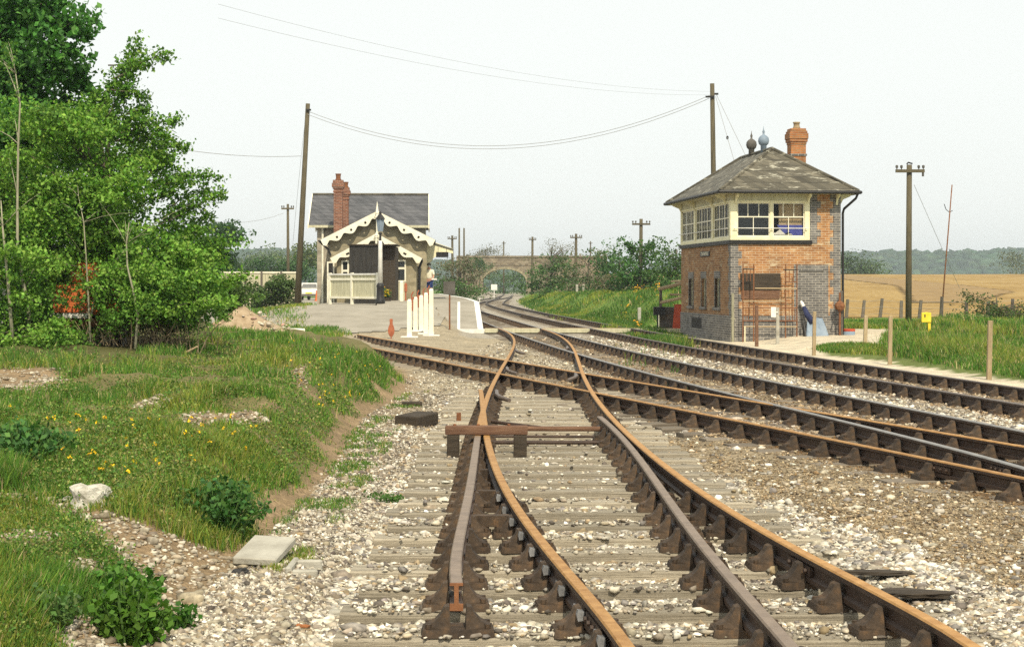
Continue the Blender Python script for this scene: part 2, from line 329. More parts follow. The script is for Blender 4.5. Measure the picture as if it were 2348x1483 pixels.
def herm(pts):
    pts = np.array(sorted(pts, key=lambda p: p[1]), float); y = pts[:, 1]; x = pts[:, 0]; t = np.gradient(x, y)
    def f(Y):
        Y = np.asarray(Y, float); i = np.clip(np.searchsorted(y, Y)-1, 0, len(y)-2); h = y[i+1]-y[i]; s = (Y-y[i])/h; sc = np.clip(s, 0, 1)
        r = (2*sc**3-3*sc**2+1)*x[i]+(sc**3-2*sc**2+sc)*h*t[i]+(-2*sc**3+3*sc**2)*x[i+1]+(sc**3-sc**2)*h*t[i+1]
        return r+np.where(Y < y[0], (Y-y[0])*t[0], 0)+np.where(Y > y[-1], (Y-y[-1])*t[-1], 0)
    return f
def fit1(P, deg, ext=()):
    c = np.polyfit(np.log(P[:, 1]), P[:, 0], deg, w=1/P[:, 1]); ys = np.geomspace(P[:, 1].min(), P[:, 1].max(), 60)
    return herm(list(zip(np.polyval(c, np.log(ys)), ys))+list(ext))
def fit2(l, r, deg, ymax, ext=()):
    P = np.vstack([RP[l], RP[r]]); s = np.r_[-np.ones(len(RP[l])), np.ones(len(RP[r]))]*.7525; m = P[:, 1] < ymax; P = P[m]; s = s[m]
    t = np.log(P[:, 1]); w = 1/P[:, 1]; c = np.polyfit(t, P[:, 0], deg, w=w)
    for _ in range(8):
        dx = np.polyval(np.polyder(c), t)/P[:, 1]; c = np.polyfit(t, P[:, 0]-s*np.sqrt(1+dx**2), deg, w=w)
    ys = np.geomspace(P[:, 1].min(), min(P[:, 1].max(), ymax), 60)
    return herm(list(zip(np.polyval(c, np.log(ys)), ys))+list(ext))
Mc = fit2('Ml', 'Mr', 4, 95, [(-3.0, 113), (-3.75, 140), (-3.0, 178), (-1.3, 218), (-.75, 260), (-.75, 330)])
Rc = fit2('Rl', 'Rr', 5, 150, [(-1.45, 172), (-1.1, 200), (-.75, 235), (-.7, 270), (-.7, 330)])
Ec = fit2('El', 'Er', 3, 45)
fA, fB, fC, fD = fit1(RP['A'], 7), fit1(RP['B'], 4), fit1(RP['C'], 4), fit1(RP['D'], 7)
def off(fc, d):
    def f(Y): g = (fc(np.asarray(Y)+.05)-fc(np.asarray(Y)-.05))/.1; return fc(Y)+d*np.sqrt(1+g*g)
    return f
ELf = off(Ec, -.7525)
# ------------------------------------------------------------------ the lie of the land
_fy = np.array([-60, 0, 9, 12, 15, 19, 24.4, 30.5, 34, 38, 43.5, 50, 57, 64, 72, 4000]); _fx = np.array([-2.2, -1.95, -1.94, -1.8, -1.74, -1.9, -2.1, -1.9, -2.1, -2.75, -4.1, -6.0, -8.0, -10, -12, -12])
_by = np.array([-60, 8, 11, 14, 18, 24, 32, 42, 50, 56, 60, 4000]); _bh = np.array([.2, .24, .32, .48, .58, .60, .58, .54, .5, .25, .1, .05])
def terr(X, Y):
    X = np.asarray(X, float); Y = np.asarray(Y, float)
    z = -.2+.035*(fbm(X*1.1, Y*1.1, 3)-.5)+.02*(vnoise(X*4, Y*4, 9)-.5)
    dn = (X-fA(np.clip(Y, 6, 60)))
    z = z-.055*smooth(-1.0, -.7, dn)*(1-smooth(2.2, 3.0, dn))*(1-smooth(25, 31, Y))
    dl = np.interp(Y, _fy, _fx)+.28*(fbm(X*.7, Y*.7, 21)-.5)-X
    hb = np.interp(Y, _by, _bh)
    bank = smooth(-.1, .75, dl)*hb*(.86+.28*fbm(X*.5, Y*.5, 5))+smooth(.3, 6, dl)*.06*(1-smooth(48, 58, Y))
    bank = bank+smooth(0, 1.2, dl)*(.30*(fbm(X*.9, Y*.6, 31)-.45)+.09*(vnoise(X*3.5, Y*2.6, 33)-.5))*(1-smooth(50, 58, Y))+.05*smooth(.4, 5, dl)*(1-smooth(44, 54, Y))
    z = z+bank
    lf = smooth(0, 1.4, Mc(np.clip(Y, 15, 330))-1.7-X)
    z = z+lf*(.09*smooth(50, 57, Y)+smooth(59, 72, Y)*(.32+.5*smooth(-13, -8, X)*(1-smooth(104, 130, Y)))*(1-smooth(150, 260, Y)*.5))
    dr = X-(Rc(np.clip(Y, 20, 330))+.75)
    near = 1-smooth(80, 95, Y)
    z = z+near*.2*smooth(2.0, 4.2, dr)*(.8+.5*fbm(X*.5, Y*.5, 8))
    z = z+smooth(1.3, 4.4, dr)*smooth(66, 76, Y)*(1-smooth(8.8, 12.5, X))*(1.28-.3*smooth(100, 160, Y))*(1-smooth(230, 330, Y))*(.93+.14*fbm(X*.6, Y*.3, 12))
    fr = smooth(9, 15, X)*smooth(84, 90, Y)
    z = z+fr*(np.clip(Y-86, 0, 264)/264*3.75+.4*smooth(150, 330, Y)*(fbm(X*.012, Y*.012, 2)-.5)-9*smooth(352, 560, Y))
    z = z-smooth(400, 900, Y)*3
    return z
def GT(px, py):
    px = np.asarray(px, float); py = np.asarray(py, float); z = np.zeros_like(px)
    for _ in range(14):
        Y = FP*(EYE-z)/np.maximum(py-HOR, 2.0); X = (px-CX)*Y/FP; z = .5*z+.5*terr(X, Y)
    return X, Y, terr(X, Y)
def gp(px, py): X, Y, z = GT([px], [py]); return float(X[0]), float(Y[0]), float(z[0])
def tz(X, Y): return float(terr(np.array([X]), np.array([Y]))[0])
def topx(X, Y, z): return CX+FP*X/Y, HOR+FP*(EYE-z)/Y
GRASS_L = [(-400,770),(300,820),(480,745),(640,735),(680,715),(800,765),(868,800),(925,860),(925,900),(850,945),(815,985),(762,1075),(715,1140),(640,1190),(560,1290),(430,1235),(290,1185),(130,1140),(-60,1125),(-400,1125)]
GRASS_B = [(-300,1150),(110,1160),(230,1235),(300,1310),(390,1395),(440,1500),(-300,1500)]
BARE = [(60,872,95,30),(470,960,60,16),(560,958,55,16),(350,930,45,10),(690,860,22,26),(720,905,25,20),(380,1190,60,20),(180,1300,70,16),(240,1440,110,26),(60,1400,60,20),(780,1010,30,40),(70,1235,80,16),(210,1330,70,20),(330,1400,50,30),(30,1330,60,18),(170,1440,80,30),(560,1000,40,12),(620,930,30,12)]
def land(X, Y, z):
    """land cover: rgb of bare ground, and how stony it is"""
    Yc = np.maximum(Y, 4.0); px, py = topx(X, Yc, z); n = len(X); wob = (fbm(X*2.2, Y*2.2, 41)-.5)*46
    c = np.tile(np.array((.285, .245, .18)), (n, 1)); st = np.ones(n)
    def put(m, col, s):
        m = np.clip(m, 0, 1); c[:] = c*(1-m[:, None])+np.array(col)*m[:, None]; st[:] = st*(1-m)+s*m
    Rx = Rc(np.clip(Y, 20, 330)); Mx = Mc(np.clip(Y, 15, 330))
    dn = X-fA(np.clip(Y, 6, 60))
    put(smooth(.48, .62, fbm(X*.5, Y*.35, 61))*.8, (.225, .185, .13), .75)
    put(((px > 1500) & (py > 1010+wob*.5) & (py < 1010+(px-1400)*.36+wob))*.85, (.245, .20, .135), .8)
    put(((np.abs(np.abs(X-Ec(np.clip(Y, 12, 56)))-.75) < .3) | (np.abs(np.abs(X-Mx)-.75) < .28) | (np.abs(np.abs(X-Rx)-.75) < .28))*.6, (.15, .105, .065), .5)
    put(smooth(.2, .5, np.abs(X-Mx) < .7)*.6*smooth(.4, .55, fbm(X, Y*.3, 66)), (.24, .195, .12), .4)
    put(((X < Mx-1.0) & (Y > 29) & (Y < 66))*.85, (.33, .285, .205), .35)
    put((Y > 58)*(np.abs(X-.5*(Rx+Mx)) < 4)*.7, (.33, .31, .27), .5)
    dl = np.interp(Y, _fy, _fx)+wob*.006-X
    put(smooth(-.5, .05, dl)*(Y < 58), (.24, .175, .105), .35)
    g = inpoly(px+wob, py+wob*.4, GRASS_L) | inpoly(px+wob, py+wob*.4, GRASS_B)
    for bx, by, rx, ry in BARE: g &= ((px+wob-bx)/rx)**2+((py+wob*.5-by)/ry)**2 > 1
    g = g & (dl > .12+.5*(fbm(X*1.7, Y*1.1, 43)-.42))
    put(g*(Y < 58), (.15, .135, .06), .12)
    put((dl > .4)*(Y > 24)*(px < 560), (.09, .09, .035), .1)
    dr = X-(Rx+.75)
    put((dr > .75)*(Y < 84), (.52, .46, .35), .3)
    gr = (dr+wob*.012 > 2.1)*(Y < 90)*(X/Yc > .175+wob*.0004)*~((px < 2035+wob*.3) & (py > 754) & (py < 792))
    put(gr, (.12, .15, .045), 0)
    put((dr > 1.5+wob*.01)*(Y > 66)*(Y < 330), (.12, .19, .04), 0)
    put((X > 13)*(Y > 84+wob*.03), (.50, .34, .13), 0)
    put((X < Mx-6)*(Y > 120), (.10, .16, .04), 0)
    put(Y > 380, (.10, .14, .06), 0)
    return c, st, g
def ground_grid():
    ys = np.concatenate([np.linspace(-60, 4, 14), np.geomspace(4.6, 60, 210), np.geomspace(61, 4200, 120)]); u = np.linspace(-1, 1, 261)
    w = np.where(ys < 6, 34, 9+.55*np.maximum(ys, 0)); uu = np.sign(u)*np.abs(u)**1.25
    Y = np.repeat(ys, len(u)); X = (w[:, None]*uu[None]).ravel(); return X, Y, len(ys), len(u)
X, Y, nr, nc = ground_grid(); Z = terr(X, Y); col, st, _ = land(X, Y, Z)
i = (np.arange(nr-1)[:, None]*nc+np.arange(nc-1)[None]).ravel(); F = np.stack([i, i+1, i+nc+1, i+nc], 1)
def groundmat():
    m, t, b = nodes('ground'); a = N(t, 'ShaderNodeAttribute', attribute_name='tint'); v = coords(t)
    vo = N(t, 'ShaderNodeTexVoronoi', Scale=34.0, Randomness=1.0); t.links.new(v, vo.inputs['Vector'])
    vo2 = N(t, 'ShaderNodeTexVoronoi', Scale=7.0); t.links.new(v, vo2.inputs['Vector'])
    sep = t.nodes.new('ShaderNodeSeparateColor'); t.links.new(vo.outputs['Color'], sep.inputs[0])
    sep2 = t.nodes.new('ShaderNodeSeparateColor'); t.links.new(vo2.outputs['Color'], sep2.inputs[0])
    stone = ramp(t, sep.outputs[0], [(0, (.58, .56, .53)), (.45, (.95, .93, .90)), (.8, (1.4, 1.37, 1.32)), (1, (1.9, 1.88, 1.84))])
    stone = mul(t, stone, ramp(t, sep2.outputs[0], [(0, (.72, .72, .72)), (1, (1.25, 1.25, 1.25))]))
    n = N(t, 'ShaderNodeTexNoise', Scale=1.3, Detail=8, Roughness=.7); t.links.new(v, n.inputs[0])
    fine = N(t, 'ShaderNodeTexNoise', Scale=40, Detail=6, Roughness=.7); t.links.new(v, fine.inputs[0])
    base = mul(t, a.outputs['Color'], ramp(t, n.outputs[0], [(.3, (.7, .7, .7)), (.7, (1.28, 1.26, 1.22))]))
    base = mul(t, base, ramp(t, fine.outputs[0], [(.3, (.75, .75, .75)), (.7, (1.35, 1.35, 1.35))]))
    col = mul(t, base, mul(t, base, stone), a.outputs['Alpha'], 'MIX')
    t.links.new(col, b.inputs['Base Color']); b.inputs['Roughness'].default_value = .95; b.inputs['Specular IOR Level'].default_value = .1
    hh = N(t, 'ShaderNodeMath', operation='MULTIPLY'); t.links.new(vo.outputs['Distance'], hh.inputs[0]); t.links.new(a.outputs['Alpha'], hh.inputs[1])
    ad = N(t, 'ShaderNodeMath', operation='MULTIPLY_ADD'); t.links.new(fine.outputs[0], ad.inputs[0]); ad.inputs[1].default_value = .5; t.links.new(hh.outputs[0], ad.inputs[2])
    bump(t, b, ad.outputs[0], .6, .05); return m
M['ground'] = groundmat()
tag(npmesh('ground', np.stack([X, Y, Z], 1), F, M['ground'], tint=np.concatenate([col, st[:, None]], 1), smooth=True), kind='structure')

def drape(name, poly, step, dz, mat, pxspace=False):
    P = np.array(poly, float); x0, y0 = P.min(0); x1, y1 = P.max(0); nx = max(2, int((x1-x0)/step)); ny = max(2, int((y1-y0)/step))
    xs = np.linspace(x0, x1, nx+1); ys = np.linspace(y0, y1, ny+1); XX, YY = np.meshgrid(xs, ys); cx = (XX[:-1, :-1]+XX[1:, 1:])/2; cy = (YY[:-1, :-1]+YY[1:, 1:])/2
    k = inpoly(cx.ravel(), cy.ravel(), poly); i = (np.arange(ny)[:, None]*(nx+1)+np.arange(nx)[None]).ravel()[k]
    F = np.stack([i, i+1, i+nx+2, i+nx+1], 1); V = np.stack([XX.ravel(), YY.ravel(), terr(XX.ravel(), YY.ravel())+dz], 1)
    us, inv = np.unique(F, return_inverse=True)
    o = npmesh(name, V[us], inv.reshape(F.shape), mat, smooth=True); o['kind'] = 'structure'; return o
drape('station_forecourt', [(-9.6, 60.5), (-5.5, 60), (-2.6, 63.5), (-3.0, 74), (-3.8, 100), (-6, 160), (-24, 165), (-24, 100), (-14, 72)], .45, .03, M['asphalt'])
def fieldmat():
    m, t, b = nodes('stubble field'); v = coords(t, (.05, .012, 1)); n = N(t, 'ShaderNodeTexNoise', Scale=3, Detail=9, Roughness=.7); t.links.new(v, n.inputs[0])
    v2 = coords(t, (2, .5, 1)); n2 = N(t, 'ShaderNodeTexNoise', Scale=1.5, Detail=8, Roughness=.75); t.links.new(v2, n2.inputs[0])
    c = ramp(t, n.outputs[0], [(.3, (.245, .155, .055)), (.5, (.345, .235, .09)), (.7, (.42, .305, .135))])
    t.links.new(mul(t, c, ramp(t, n2.outputs[0], [(.3, (.6, .58, .54)), (.7, (1.3, 1.3, 1.3))])), b.inputs['Base Color']); b.inputs['Roughness'].default_value = .95; b.inputs['Specular IOR Level'].default_value = .05; return m
M['field'] = fieldmat()
drape('field', [(13.5, 87), (60, 87), (150, 360), (10, 360), (11, 120)], 3.0, .05, M['field'])
M['track_soil'] = mk('damp track soil', (.21, .135, .055), (.34, .225, .085), .5, .95, .2, 6)
tr_ = [(2085, 641), (2140, 644), (2190, 652), (2225, 662), (2235, 672), (2195, 684), (2140, 700), (2180, 706), (2265, 688), (2262, 668), (2230, 655), (2180, 644), (2120, 638)]
drape('farm_track', [(27.5, 120), (31.5, 120), (46, 160), (52, 200), (58, 260), (64, 345), (58, 345), (50, 260), (44, 200), (36, 160)], 1.0, .09, M['track_soil'])

# ------------------------------------------------------------------ railway track: rails, sleepers, chairs
HEADP = [(-.035, -.010), (-.028, 0), (.028, 0), (.035, -.010), (.035, -.036), (.010, -.050), (.010, -.105), (.035, -.118), (.035, -.145), (-.035, -.145), (-.035, -.118), (-.010, -.105), (-.010, -.050), (-.035, -.036)]
def rail(fc, y0, y1, top, parent, dz=0, bend=None):
    ys = list(np.arange(y0, min(y1, 60), .35))+list(np.arange(max(60, y0), y1, 1.5))+[y1]
    path = [(float(fc(y)), float(y), dz) for y in ys]
    return MB().sweep(HEADP, path, [1, 1, 1]+[0]*11).build('rail', [M['rail_dark'], top], parent)
def chair_mesh():
    b = MB(); b.prism([(-.19, -.1), (-.17, -.115), (.17, -.115), (.19, -.1), (.19, .1), (.17, .115), (-.17, .115), (-.19, .1)], lambda p: (*p, -.19), lambda p: (p[0]*.94, p[1]*.9, -.152))
    prof = [(.038, -.153), (.175, -.153), (.165, -.138), (.118, -.116), (.086, -.082), (.07, -.046), (.044, -.04)]
    for s in (-1, 1):
        n = len(prof); w = [.095, .06, .06, .052, .046, .044, .05]
        b.add([(s*x, -w[i], z) for i, (x, z) in enumerate(prof)]+[(s*x, w[i], z) for i, (x, z) in enumerate(prof)], [list(range(n)), list(range(n, 2*n))[::-1]]+[(i, n+i, n+(i+1) % n, (i+1) % n) for i in range(n)])
        for q in (-.06, .06): b.tube([(s*.15, q, -.15), (s*.15, q, -.128)], .018, 6)
    return b
import bmesh
def fixn(me):
    b = bmesh.new(); b.from_mesh(me); bmesh.ops.recalc_face_normals(b, faces=b.faces); b.to_mesh(me); b.free(); return me
CHAIR = fixn(chair_mesh().mesh('chair', M['chair']))
KEY = fixn(MB().prism([(.036, -.055), (.068, -.05), (.075, -.075), (.068, -.104), (.036, -.1)], lambda p: (-p[0], -.11, p[1]), lambda p: (-p[0]*.93, .10, p[1])).mesh('key', M['key']))
def sleeper_mesh(name, mat, seed):
    b = MB(); r = random.Random(seed); n = 14; vs = []
    for i in range(n+1):
        x = -.5+i/n; e = .006
        vs += [(x, -.125+r.uniform(-e, e), -.32), (x, -.125+r.uniform(-e, e), -.205+r.uniform(-e, e)*.6), (x, -.112+r.uniform(-e, e), -.191), (x, 0, -.19+r.uniform(-.004, .003)), (x, .112+r.uniform(-e, e), -.191), (x, .125+r.uniform(-e, e), -.205), (x, .125, -.32)]
    k = 7; b.add(vs, [(i*k+j, i*k+(j+1) % k, (i+1)*k+(j+1) % k, (i+1)*k+j) for i in range(n) for j in range(k)]+[tuple(range(k)), tuple(range(n*k, n*k+k))[::-1]])
    return fixn(b.mesh(name, mat))
SLP = [sleeper_mesh('sleeper', M['sleeper'], s) for s in range(5)]; SLD = [sleeper_mesh('sleeper', M['sleeper_dark'], s) for s in range(5)]
KEEP = []
def sleeper(track, x, y, rz, length, meshes, chairs, keyside=None):
    s = bpy.data.objects.new('sleeper', random.choice(meshes)); COL.objects.link(s); s.parent = track; s.matrix_parent_inverse = Matrix.Translation(-Vector(track.location))
    s.location = (x, y, random.uniform(-.008, .006)); s.rotation_euler = (random.uniform(-.01, .01), 0, rz+random.uniform(-.012, .012)); s.scale = (length, random.uniform(.94, 1.1), 1)
    inv = Matrix.Diagonal((1/length, 1, 1, 1))
    for cx, crz, kk in chairs:                      # chairs sit on the sleeper: sub-parts
        for nm, me in (('chair', CHAIR),)+((('key', KEY),) if kk else ()):
            o = bpy.data.objects.new(nm, me); COL.objects.link(o); o.parent = s
            o.matrix_parent_inverse = Matrix.Diagonal((1/length, 1/s.scale.y, 1, 1)); o.location = (cx, 0, 0); o.rotation_euler = (0, 0, crz if kk != 2 else crz+math.pi)
    return s
def slope(f, y): return math.atan2(float(f(y+.1)-f(y-.1)), .2)
# near siding turnout ending in a trap
t1 = thing('siding_track', 'rusty orange turnout track in the foreground with bare grey sleepers and two rails ending short', 'railway track', (.6, 8, -.2))
rail(fA, 18.45, 64, M['rail_orange'], t1, .0015); rail(fA, 9.36, 18.445, M['rail_grey'], t1, .0015); rail(fB, 4.6, 26.6, M['rail_orange'], t1, .003)
rail(fC, 4.6, 21.2, M['rail_grey'], t1, 0); rail(fD, 4.6, 63, M['rail_orange'], t1, .0005)
y = 4.71; k = 0; SLY = []
while y < 30:
    xs = [(fA, y > 8.7), (fB, y < 22.5), (fC, y < 20.6), (fD, True)]; ch = []; done = []
    xl = float(fA(max(y, 9))) - .62; xr = float(fD(y))+.62; mid = (xl+xr)/2
    for q, (f, on) in enumerate(xs):
        if not on: continue
        xx = float(f(y))
        if any(abs(xx-d) < .24 for d in done): continue
        done.append(xx); ch.append((xx-mid, -slope(f, y), 1 if q in (1,) else (0 if q < 2 or k % 2 else 2)))
    SLY.append(y)
    sleeper(t1, mid, y, 0, xr-xl+random.uniform(-.12, .12), SLP, ch); y += .69 if y > 7 else .72; k += 1
SLY = np.array(SLY)
# the rail ends, spacer blocks and stretcher bars of the switch
MB().box(-.036+float(fA(9.36)), .036+float(fA(9.36)), 9.338, 9.36, -.012, .0015).box(float(fA(9.36))-.012, float(fA(9.36))+.012, 9.338, 9.36, -.11, -.012).box(float(fA(9.36))-.036, float(fA(9.36))+.036, 9.338, 9.36, -.146, -.11).build('rail_end', M['rust'], t1)
def rod(parent, name, p, q, r, mat, n=8): return MB().tube([p, q], r, n).build(name, mat, parent)
for yy, zz, rr, mt in ((20.7, -.11, .03, 'wood_brown'), (20.1, -.15, .016, 'rail_dark'), (19.35, -.15, .022, 'rail_dark')):
    rod(t1, 'stretcher_bar', (float(fB(yy)) if yy < 20 else float(fA(yy))+.1, yy, zz), (float(fC(yy))+.05 if yy < 20.5 else float(fD(yy))-.12, yy-.03, zz), rr, M[mt])
rod(t1, 'point_rod', (float(fA(21.5))+.12, 21.5, -.09), (float(fA(21.5))+.75, 20.9, -.12), .022, M['rail_dark'])
for yy in (12.5, 14.0, 15.6, 17.2): MB().box(float(fA(yy))+.06, float(fB(yy))-.06, yy-.05, yy+.05, -.13, -.05).build('spacer_block', M['chair'], t1)
for fx, yy, sgn in ((fA, 26.0, 1), (fA, 33.5, 1), (fA, 43, 1), (fD, 45, -1), (fD, 31.3, -1)):     # flared check rail ends by the crossing
    x = float(fx(yy)); MB().tube([(x+sgn*.10, yy+.9, -.05), (x+sgn*.11, yy, -.05), (x+sgn*.17, yy-.4, -.06), (x+sgn*.3, yy-.7, -.08)], [.035, .035, .038, .03], 8).build('check_rail', M['rail_worn'], t1)
def fishplate(f, y, side, parent):
    b = MB(); a = slope(f, y); x = float(f(y)); mt = Matrix.Translation((x, y, 0)) @ Matrix.Rotation(-a, 4, 'Z')
    for s in side:
        b.box(*sorted((s*.012, s*.034)), -.23, .23, -.108, -.052, mat=mt)
        for q in (-.17, -.06, .06, .17): b.tube([mt @ Vector((s*.034, q, -.08)), mt @ Vector((s*.056, q, -.08))], .016, 6)
    b.build('fishplate', M['rail_dark'], parent)
fishplate(fD, 10.42, (-1, 1), t1); fishplate(fC, 14.1, (-1, 1), t1); fishplate(fB, 8.6, (-1, 1), t1)
def plain_track(t, fc, y0, y1, tops, meshes, n_single, sp=.76, dz=0, y1c=None):
    rail(off(fc, -.7525), y0, y1, M[tops[0]], t, dz); rail(off(fc, .7525), y0, y1, M[tops[1]], t, dz)
    y = y0+.3; k = 0; far_s = MB(); far_c = MB(); cv = [v.co[:] for v in CHAIR.vertices]; cf = [p.vertices[:] for p in CHAIR.polygons]
    while y < (y1c or y1):
        a = slope(fc, y); x = float(fc(y))
        if k < n_single: sleeper(t, x, y, -a, 2.55, meshes, [(-.7525, 0, 2 if k % 3 else 0), (.7525, 0, 1 if k % 4 else 0)] if n_single <= 33 else [(-.7525, 0, 0), (.7525, 0, 0)])
        else:
            mt = Matrix.Translation((x, y, 0)) @ Matrix.Rotation(-a, 4, 'Z'); far_s.box(-1.28, 1.28, -.12, .12, -.3, -.19, mat=mt)
            for s in (-.7525, .7525):
                if y < 95: far_c.add([mt @ (Vector(v)+Vector((s, 0, 0))) for v in cv], cf)
        y += sp*math.cos(a); k += 1
    if far_s.v: tag(far_s.build('distant_sleepers', M['sleeper_dark'], t), kind='stuff')
    if far_c.v: tag(far_c.build('distant_chairs', M['chair'], t), kind='stuff')
t2 = thing('crossover_track', 'rusty track cutting diagonally across the foreground siding from the grass bank on the left', 'railway track', (0, 30, -.2))
plain_track(t2, Ec, 11.5, 56, ('rail_orange', 'rail_orange'), SLD, 50, dz=-.006)
fishplate(ELf, 15.9, (-1, 1), t2); fishplate(off(Ec, .7525), 15.2, (-1, 1), t2)
t3 = thing('platform_track', 'dark worn track curving away to the left beside the station platform', 'railway track', (4, 30, -.2))
plain_track(t3, Mc, 10, 300, ('rail_shiny', 'rail_shiny'), SLD, 50, dz=-.002, y1c=190)
fishplate(off(Mc, .7525), 18.3, (-1, 1), t3); fishplate(off(Mc, -.7525), 15.8, (-1, 1), t3)
t4 = thing('running_track', 'furthest right track passing close in front of the brick signal box', 'railway track', (6, 40, -.2))
plain_track(t4, Rc, 14, 310, ('rail_worn', 'rail_worn'), SLD, 50, dz=-.0035, y1c=190)
# ------------------------------------------------------------------ ballast stones
def sample_px(n, poly):
    P = np.array(poly, float); x0, y0 = P.min(0); x1, y1 = P.max(0); ox = []; oy = []; c = 0
    while c < n:
        x = rng.uniform(x0, x1, n); y = rng.uniform(y0, y1, n); k = inpoly(x, y, poly); ox.append(x[k]); oy.append(y[k]); c += k.sum()
    return np.concatenate(ox)[:n], np.concatenate(oy)[:n]
BALLAST = [(540,1300),(640,1200),(700,1150),(760,1080),(830,960),(930,900),(930,862),(1000,830),(1160,780),(1300,770),(1460,775),(1700,800),(2700,970),(2700,1600),(360,1600),(400,1420)]
px, py = sample_px(360000, BALLAST); X, Y, Z = GT(px, py); k = (np.abs(Y[:, None]-SLY[None]).min(1) > .13) | (X < fA(np.clip(Y, 6, 60))-.7) | (X > fD(np.clip(Y, 6, 60))+.7) | (Y > 29.6) | (rng.uniform(0, 1, len(X)) < .12)
k &= rng.uniform(0, 1, len(X)) < .45+.55*smooth(.3, .6, fbm(X*1.3, Y*.9, 64)); dirt = (px > 1450) & (py > 1000+30*(fbm(px/70, py/30, 5)-.5)) & (py < 1010+(px-1400)*.36+60*(fbm(px/60, py/30, 4)-.5)); k &= ~(dirt & (rng.uniform(0, 1, len(X)) < .45)); X, Y, Z, dirt = X[k], Y[k], Z[k], dirt[k]; n = len(X); r = (.004+rng.gamma(2, .0032, n))*np.clip(.8+Y/40, .9, 2)
cols = jit([(.60,.55,.44),(.42,.37,.28),(.30,.26,.20),(.22,.19,.15),(.13,.11,.09),(.36,.28,.18),(.70,.66,.56),(.48,.44,.36)], n, .18, .012)
Mx = Mc(np.clip(Y, 9, 300)); Rx = Rc(np.clip(Y, 14, 300)); Ex = Ec(np.clip(Y, 11.5, 56)); db = np.minimum(np.minimum(np.abs(X-Mx), np.abs(X-Rx)), np.abs(X-Ex)); cols[db < 1.05] *= np.array((.62, .5, .38)); cols[dirt] *= np.array((.74, .63, .48)); r[dirt] *= .75
V, F, T = chips(np.stack([X, Y, np.where((np.abs(Y[:, None]-SLY[None]).min(1) < .13) & (Y < 29.6) & (X > fA(np.clip(Y, 6, 60))-.56) & (X < fD(np.clip(Y, 6, 60))+.56), np.maximum(Z, -.192), Z)+r*.25], 1), r, cols); tag(npmesh('ballast_chippings', V, F, M['pebble'], tint=T), kind='stuff')
px, py = sample_px(182000, BALLAST); X, Y, Z = GT(px, py)
dn = X-fA(np.clip(Y, 6, 60)); Mx = Mc(np.clip(Y, 9, 300)); Rx = Rc(np.clip(Y, 14, 300))
dens = .25+.75*smooth(.38, .62, fbm(X*.8, Y*.6, 61)); dirt = (px > 1450) & (py > 1000) & (py < 1000+(px-1400)*.36+40*fbm(px/60, py/30, 4))
dens = np.where(dirt, .06, dens); dens = np.where(np.abs(X-Mx) < .62, dens*.4, dens); dens = np.where((X < Mx-1) & (Y > 29), .12, dens)
dens = np.where((X-.5*(Rx+Mx) > -.85) & (X-.5*(Rx+Mx) < .85), 1, dens); dens = np.where(dn < -.75, dens*.42, dens)
on = (dn > -.57) & (X < fD(np.clip(Y, 6, 60))+.57) & (Y < 29.6) & (np.abs(Y[:, None]-SLY[None]).min(1) < .135)
dens = np.where(on, dens*.16, dens)
k = rng.uniform(0, 1, len(X)) < dens; X, Y, Z = X[k], Y[k], Z[k]; n = len(X); Z = np.where(on[k], np.maximum(Z, -.19), Z)
r = (rng.gamma(2.6, .0044, n)+.007)*np.clip(.8+Y/60, .9, 1.7)
cols = jit([(.60,.55,.44),(.66,.62,.52),(.48,.44,.36),(.72,.69,.60),(.36,.33,.28),(.38,.33,.25),(.27,.23,.18),(.44,.37,.26),(.58,.52,.40),(.14,.12,.10),(.33,.25,.15),(.22,.20,.18)], n, .16, .012)
lft = X-fA(np.clip(Y, 6, 60)) < -.75; far_l = X-fA(np.clip(Y, 6, 60)) < -1.1; r[lft] *= .75; r[far_l] *= rng.uniform(.55, 1, int(far_l.sum())); cols[lft] *= np.array((.78, .76, .74))
Mx = Mc(np.clip(Y, 9, 300)); Rx = Rc(np.clip(Y, 14, 300)); Ex = Ec(np.clip(Y, 11.5, 56)); db = np.minimum(np.minimum(np.abs(X-Mx), np.abs(X-Rx)), np.abs(X-Ex)); stn = (db < 1.05)*rng.uniform(.3, 1, n); cols = cols*(1-stn[:, None])+cols*np.array((.62, .50, .38))*stn[:, None]   # brake dust and rust on the running tracks
V, F, T = stones(np.stack([X, Y, Z+r*.2], 1), r, cols); tag(npmesh('ballast_stones', V, F, M['pebble'], tint=T), kind='stuff')
# bare rubble patches in the grass, and gravel at the foot of the bank
px, py = sample_px(16000, [(-40, 1100), (300, 1190), (560, 1290), (640, 1200), (760, 1060), (940, 900), (860, 1240), (700, 1500), (-40, 1500)]); X, Y, Z = GT(px, py)
_, st, g = land(X, Y, Z); k = (~g) & (rng.uniform(0, 1, len(X)) < .32); X, Y, Z = X[k], Y[k], Z[k]
qx = []; qy = []
for bx, by, rx, ry in BARE[:5]:
    m = 700 if rx > 80 else 130; a = rng.uniform(0, 6.28, m); q = np.sqrt(rng.uniform(0, 1, m)); qx.append(bx+rx*q*np.cos(a)); qy.append(by+ry*q*np.sin(a))
x2, y2, z2 = GT(np.concatenate(qx), np.concatenate(qy)); X = np.r_[X, x2]; Y = np.r_[Y, y2]; Z = np.r_[Z, z2]
r = rng.gamma(2.5, .0045, len(X))+.006
cols = jit([(.42,.37,.28),(.32,.27,.19),(.52,.47,.37),(.22,.18,.13)], len(X), .15, .012)
V, F, T = stones(np.stack([X, Y, Z+r*.2], 1), r, cols); tag(npmesh('loose_gravel', V, F, M['pebble'], tint=T), kind='stuff')

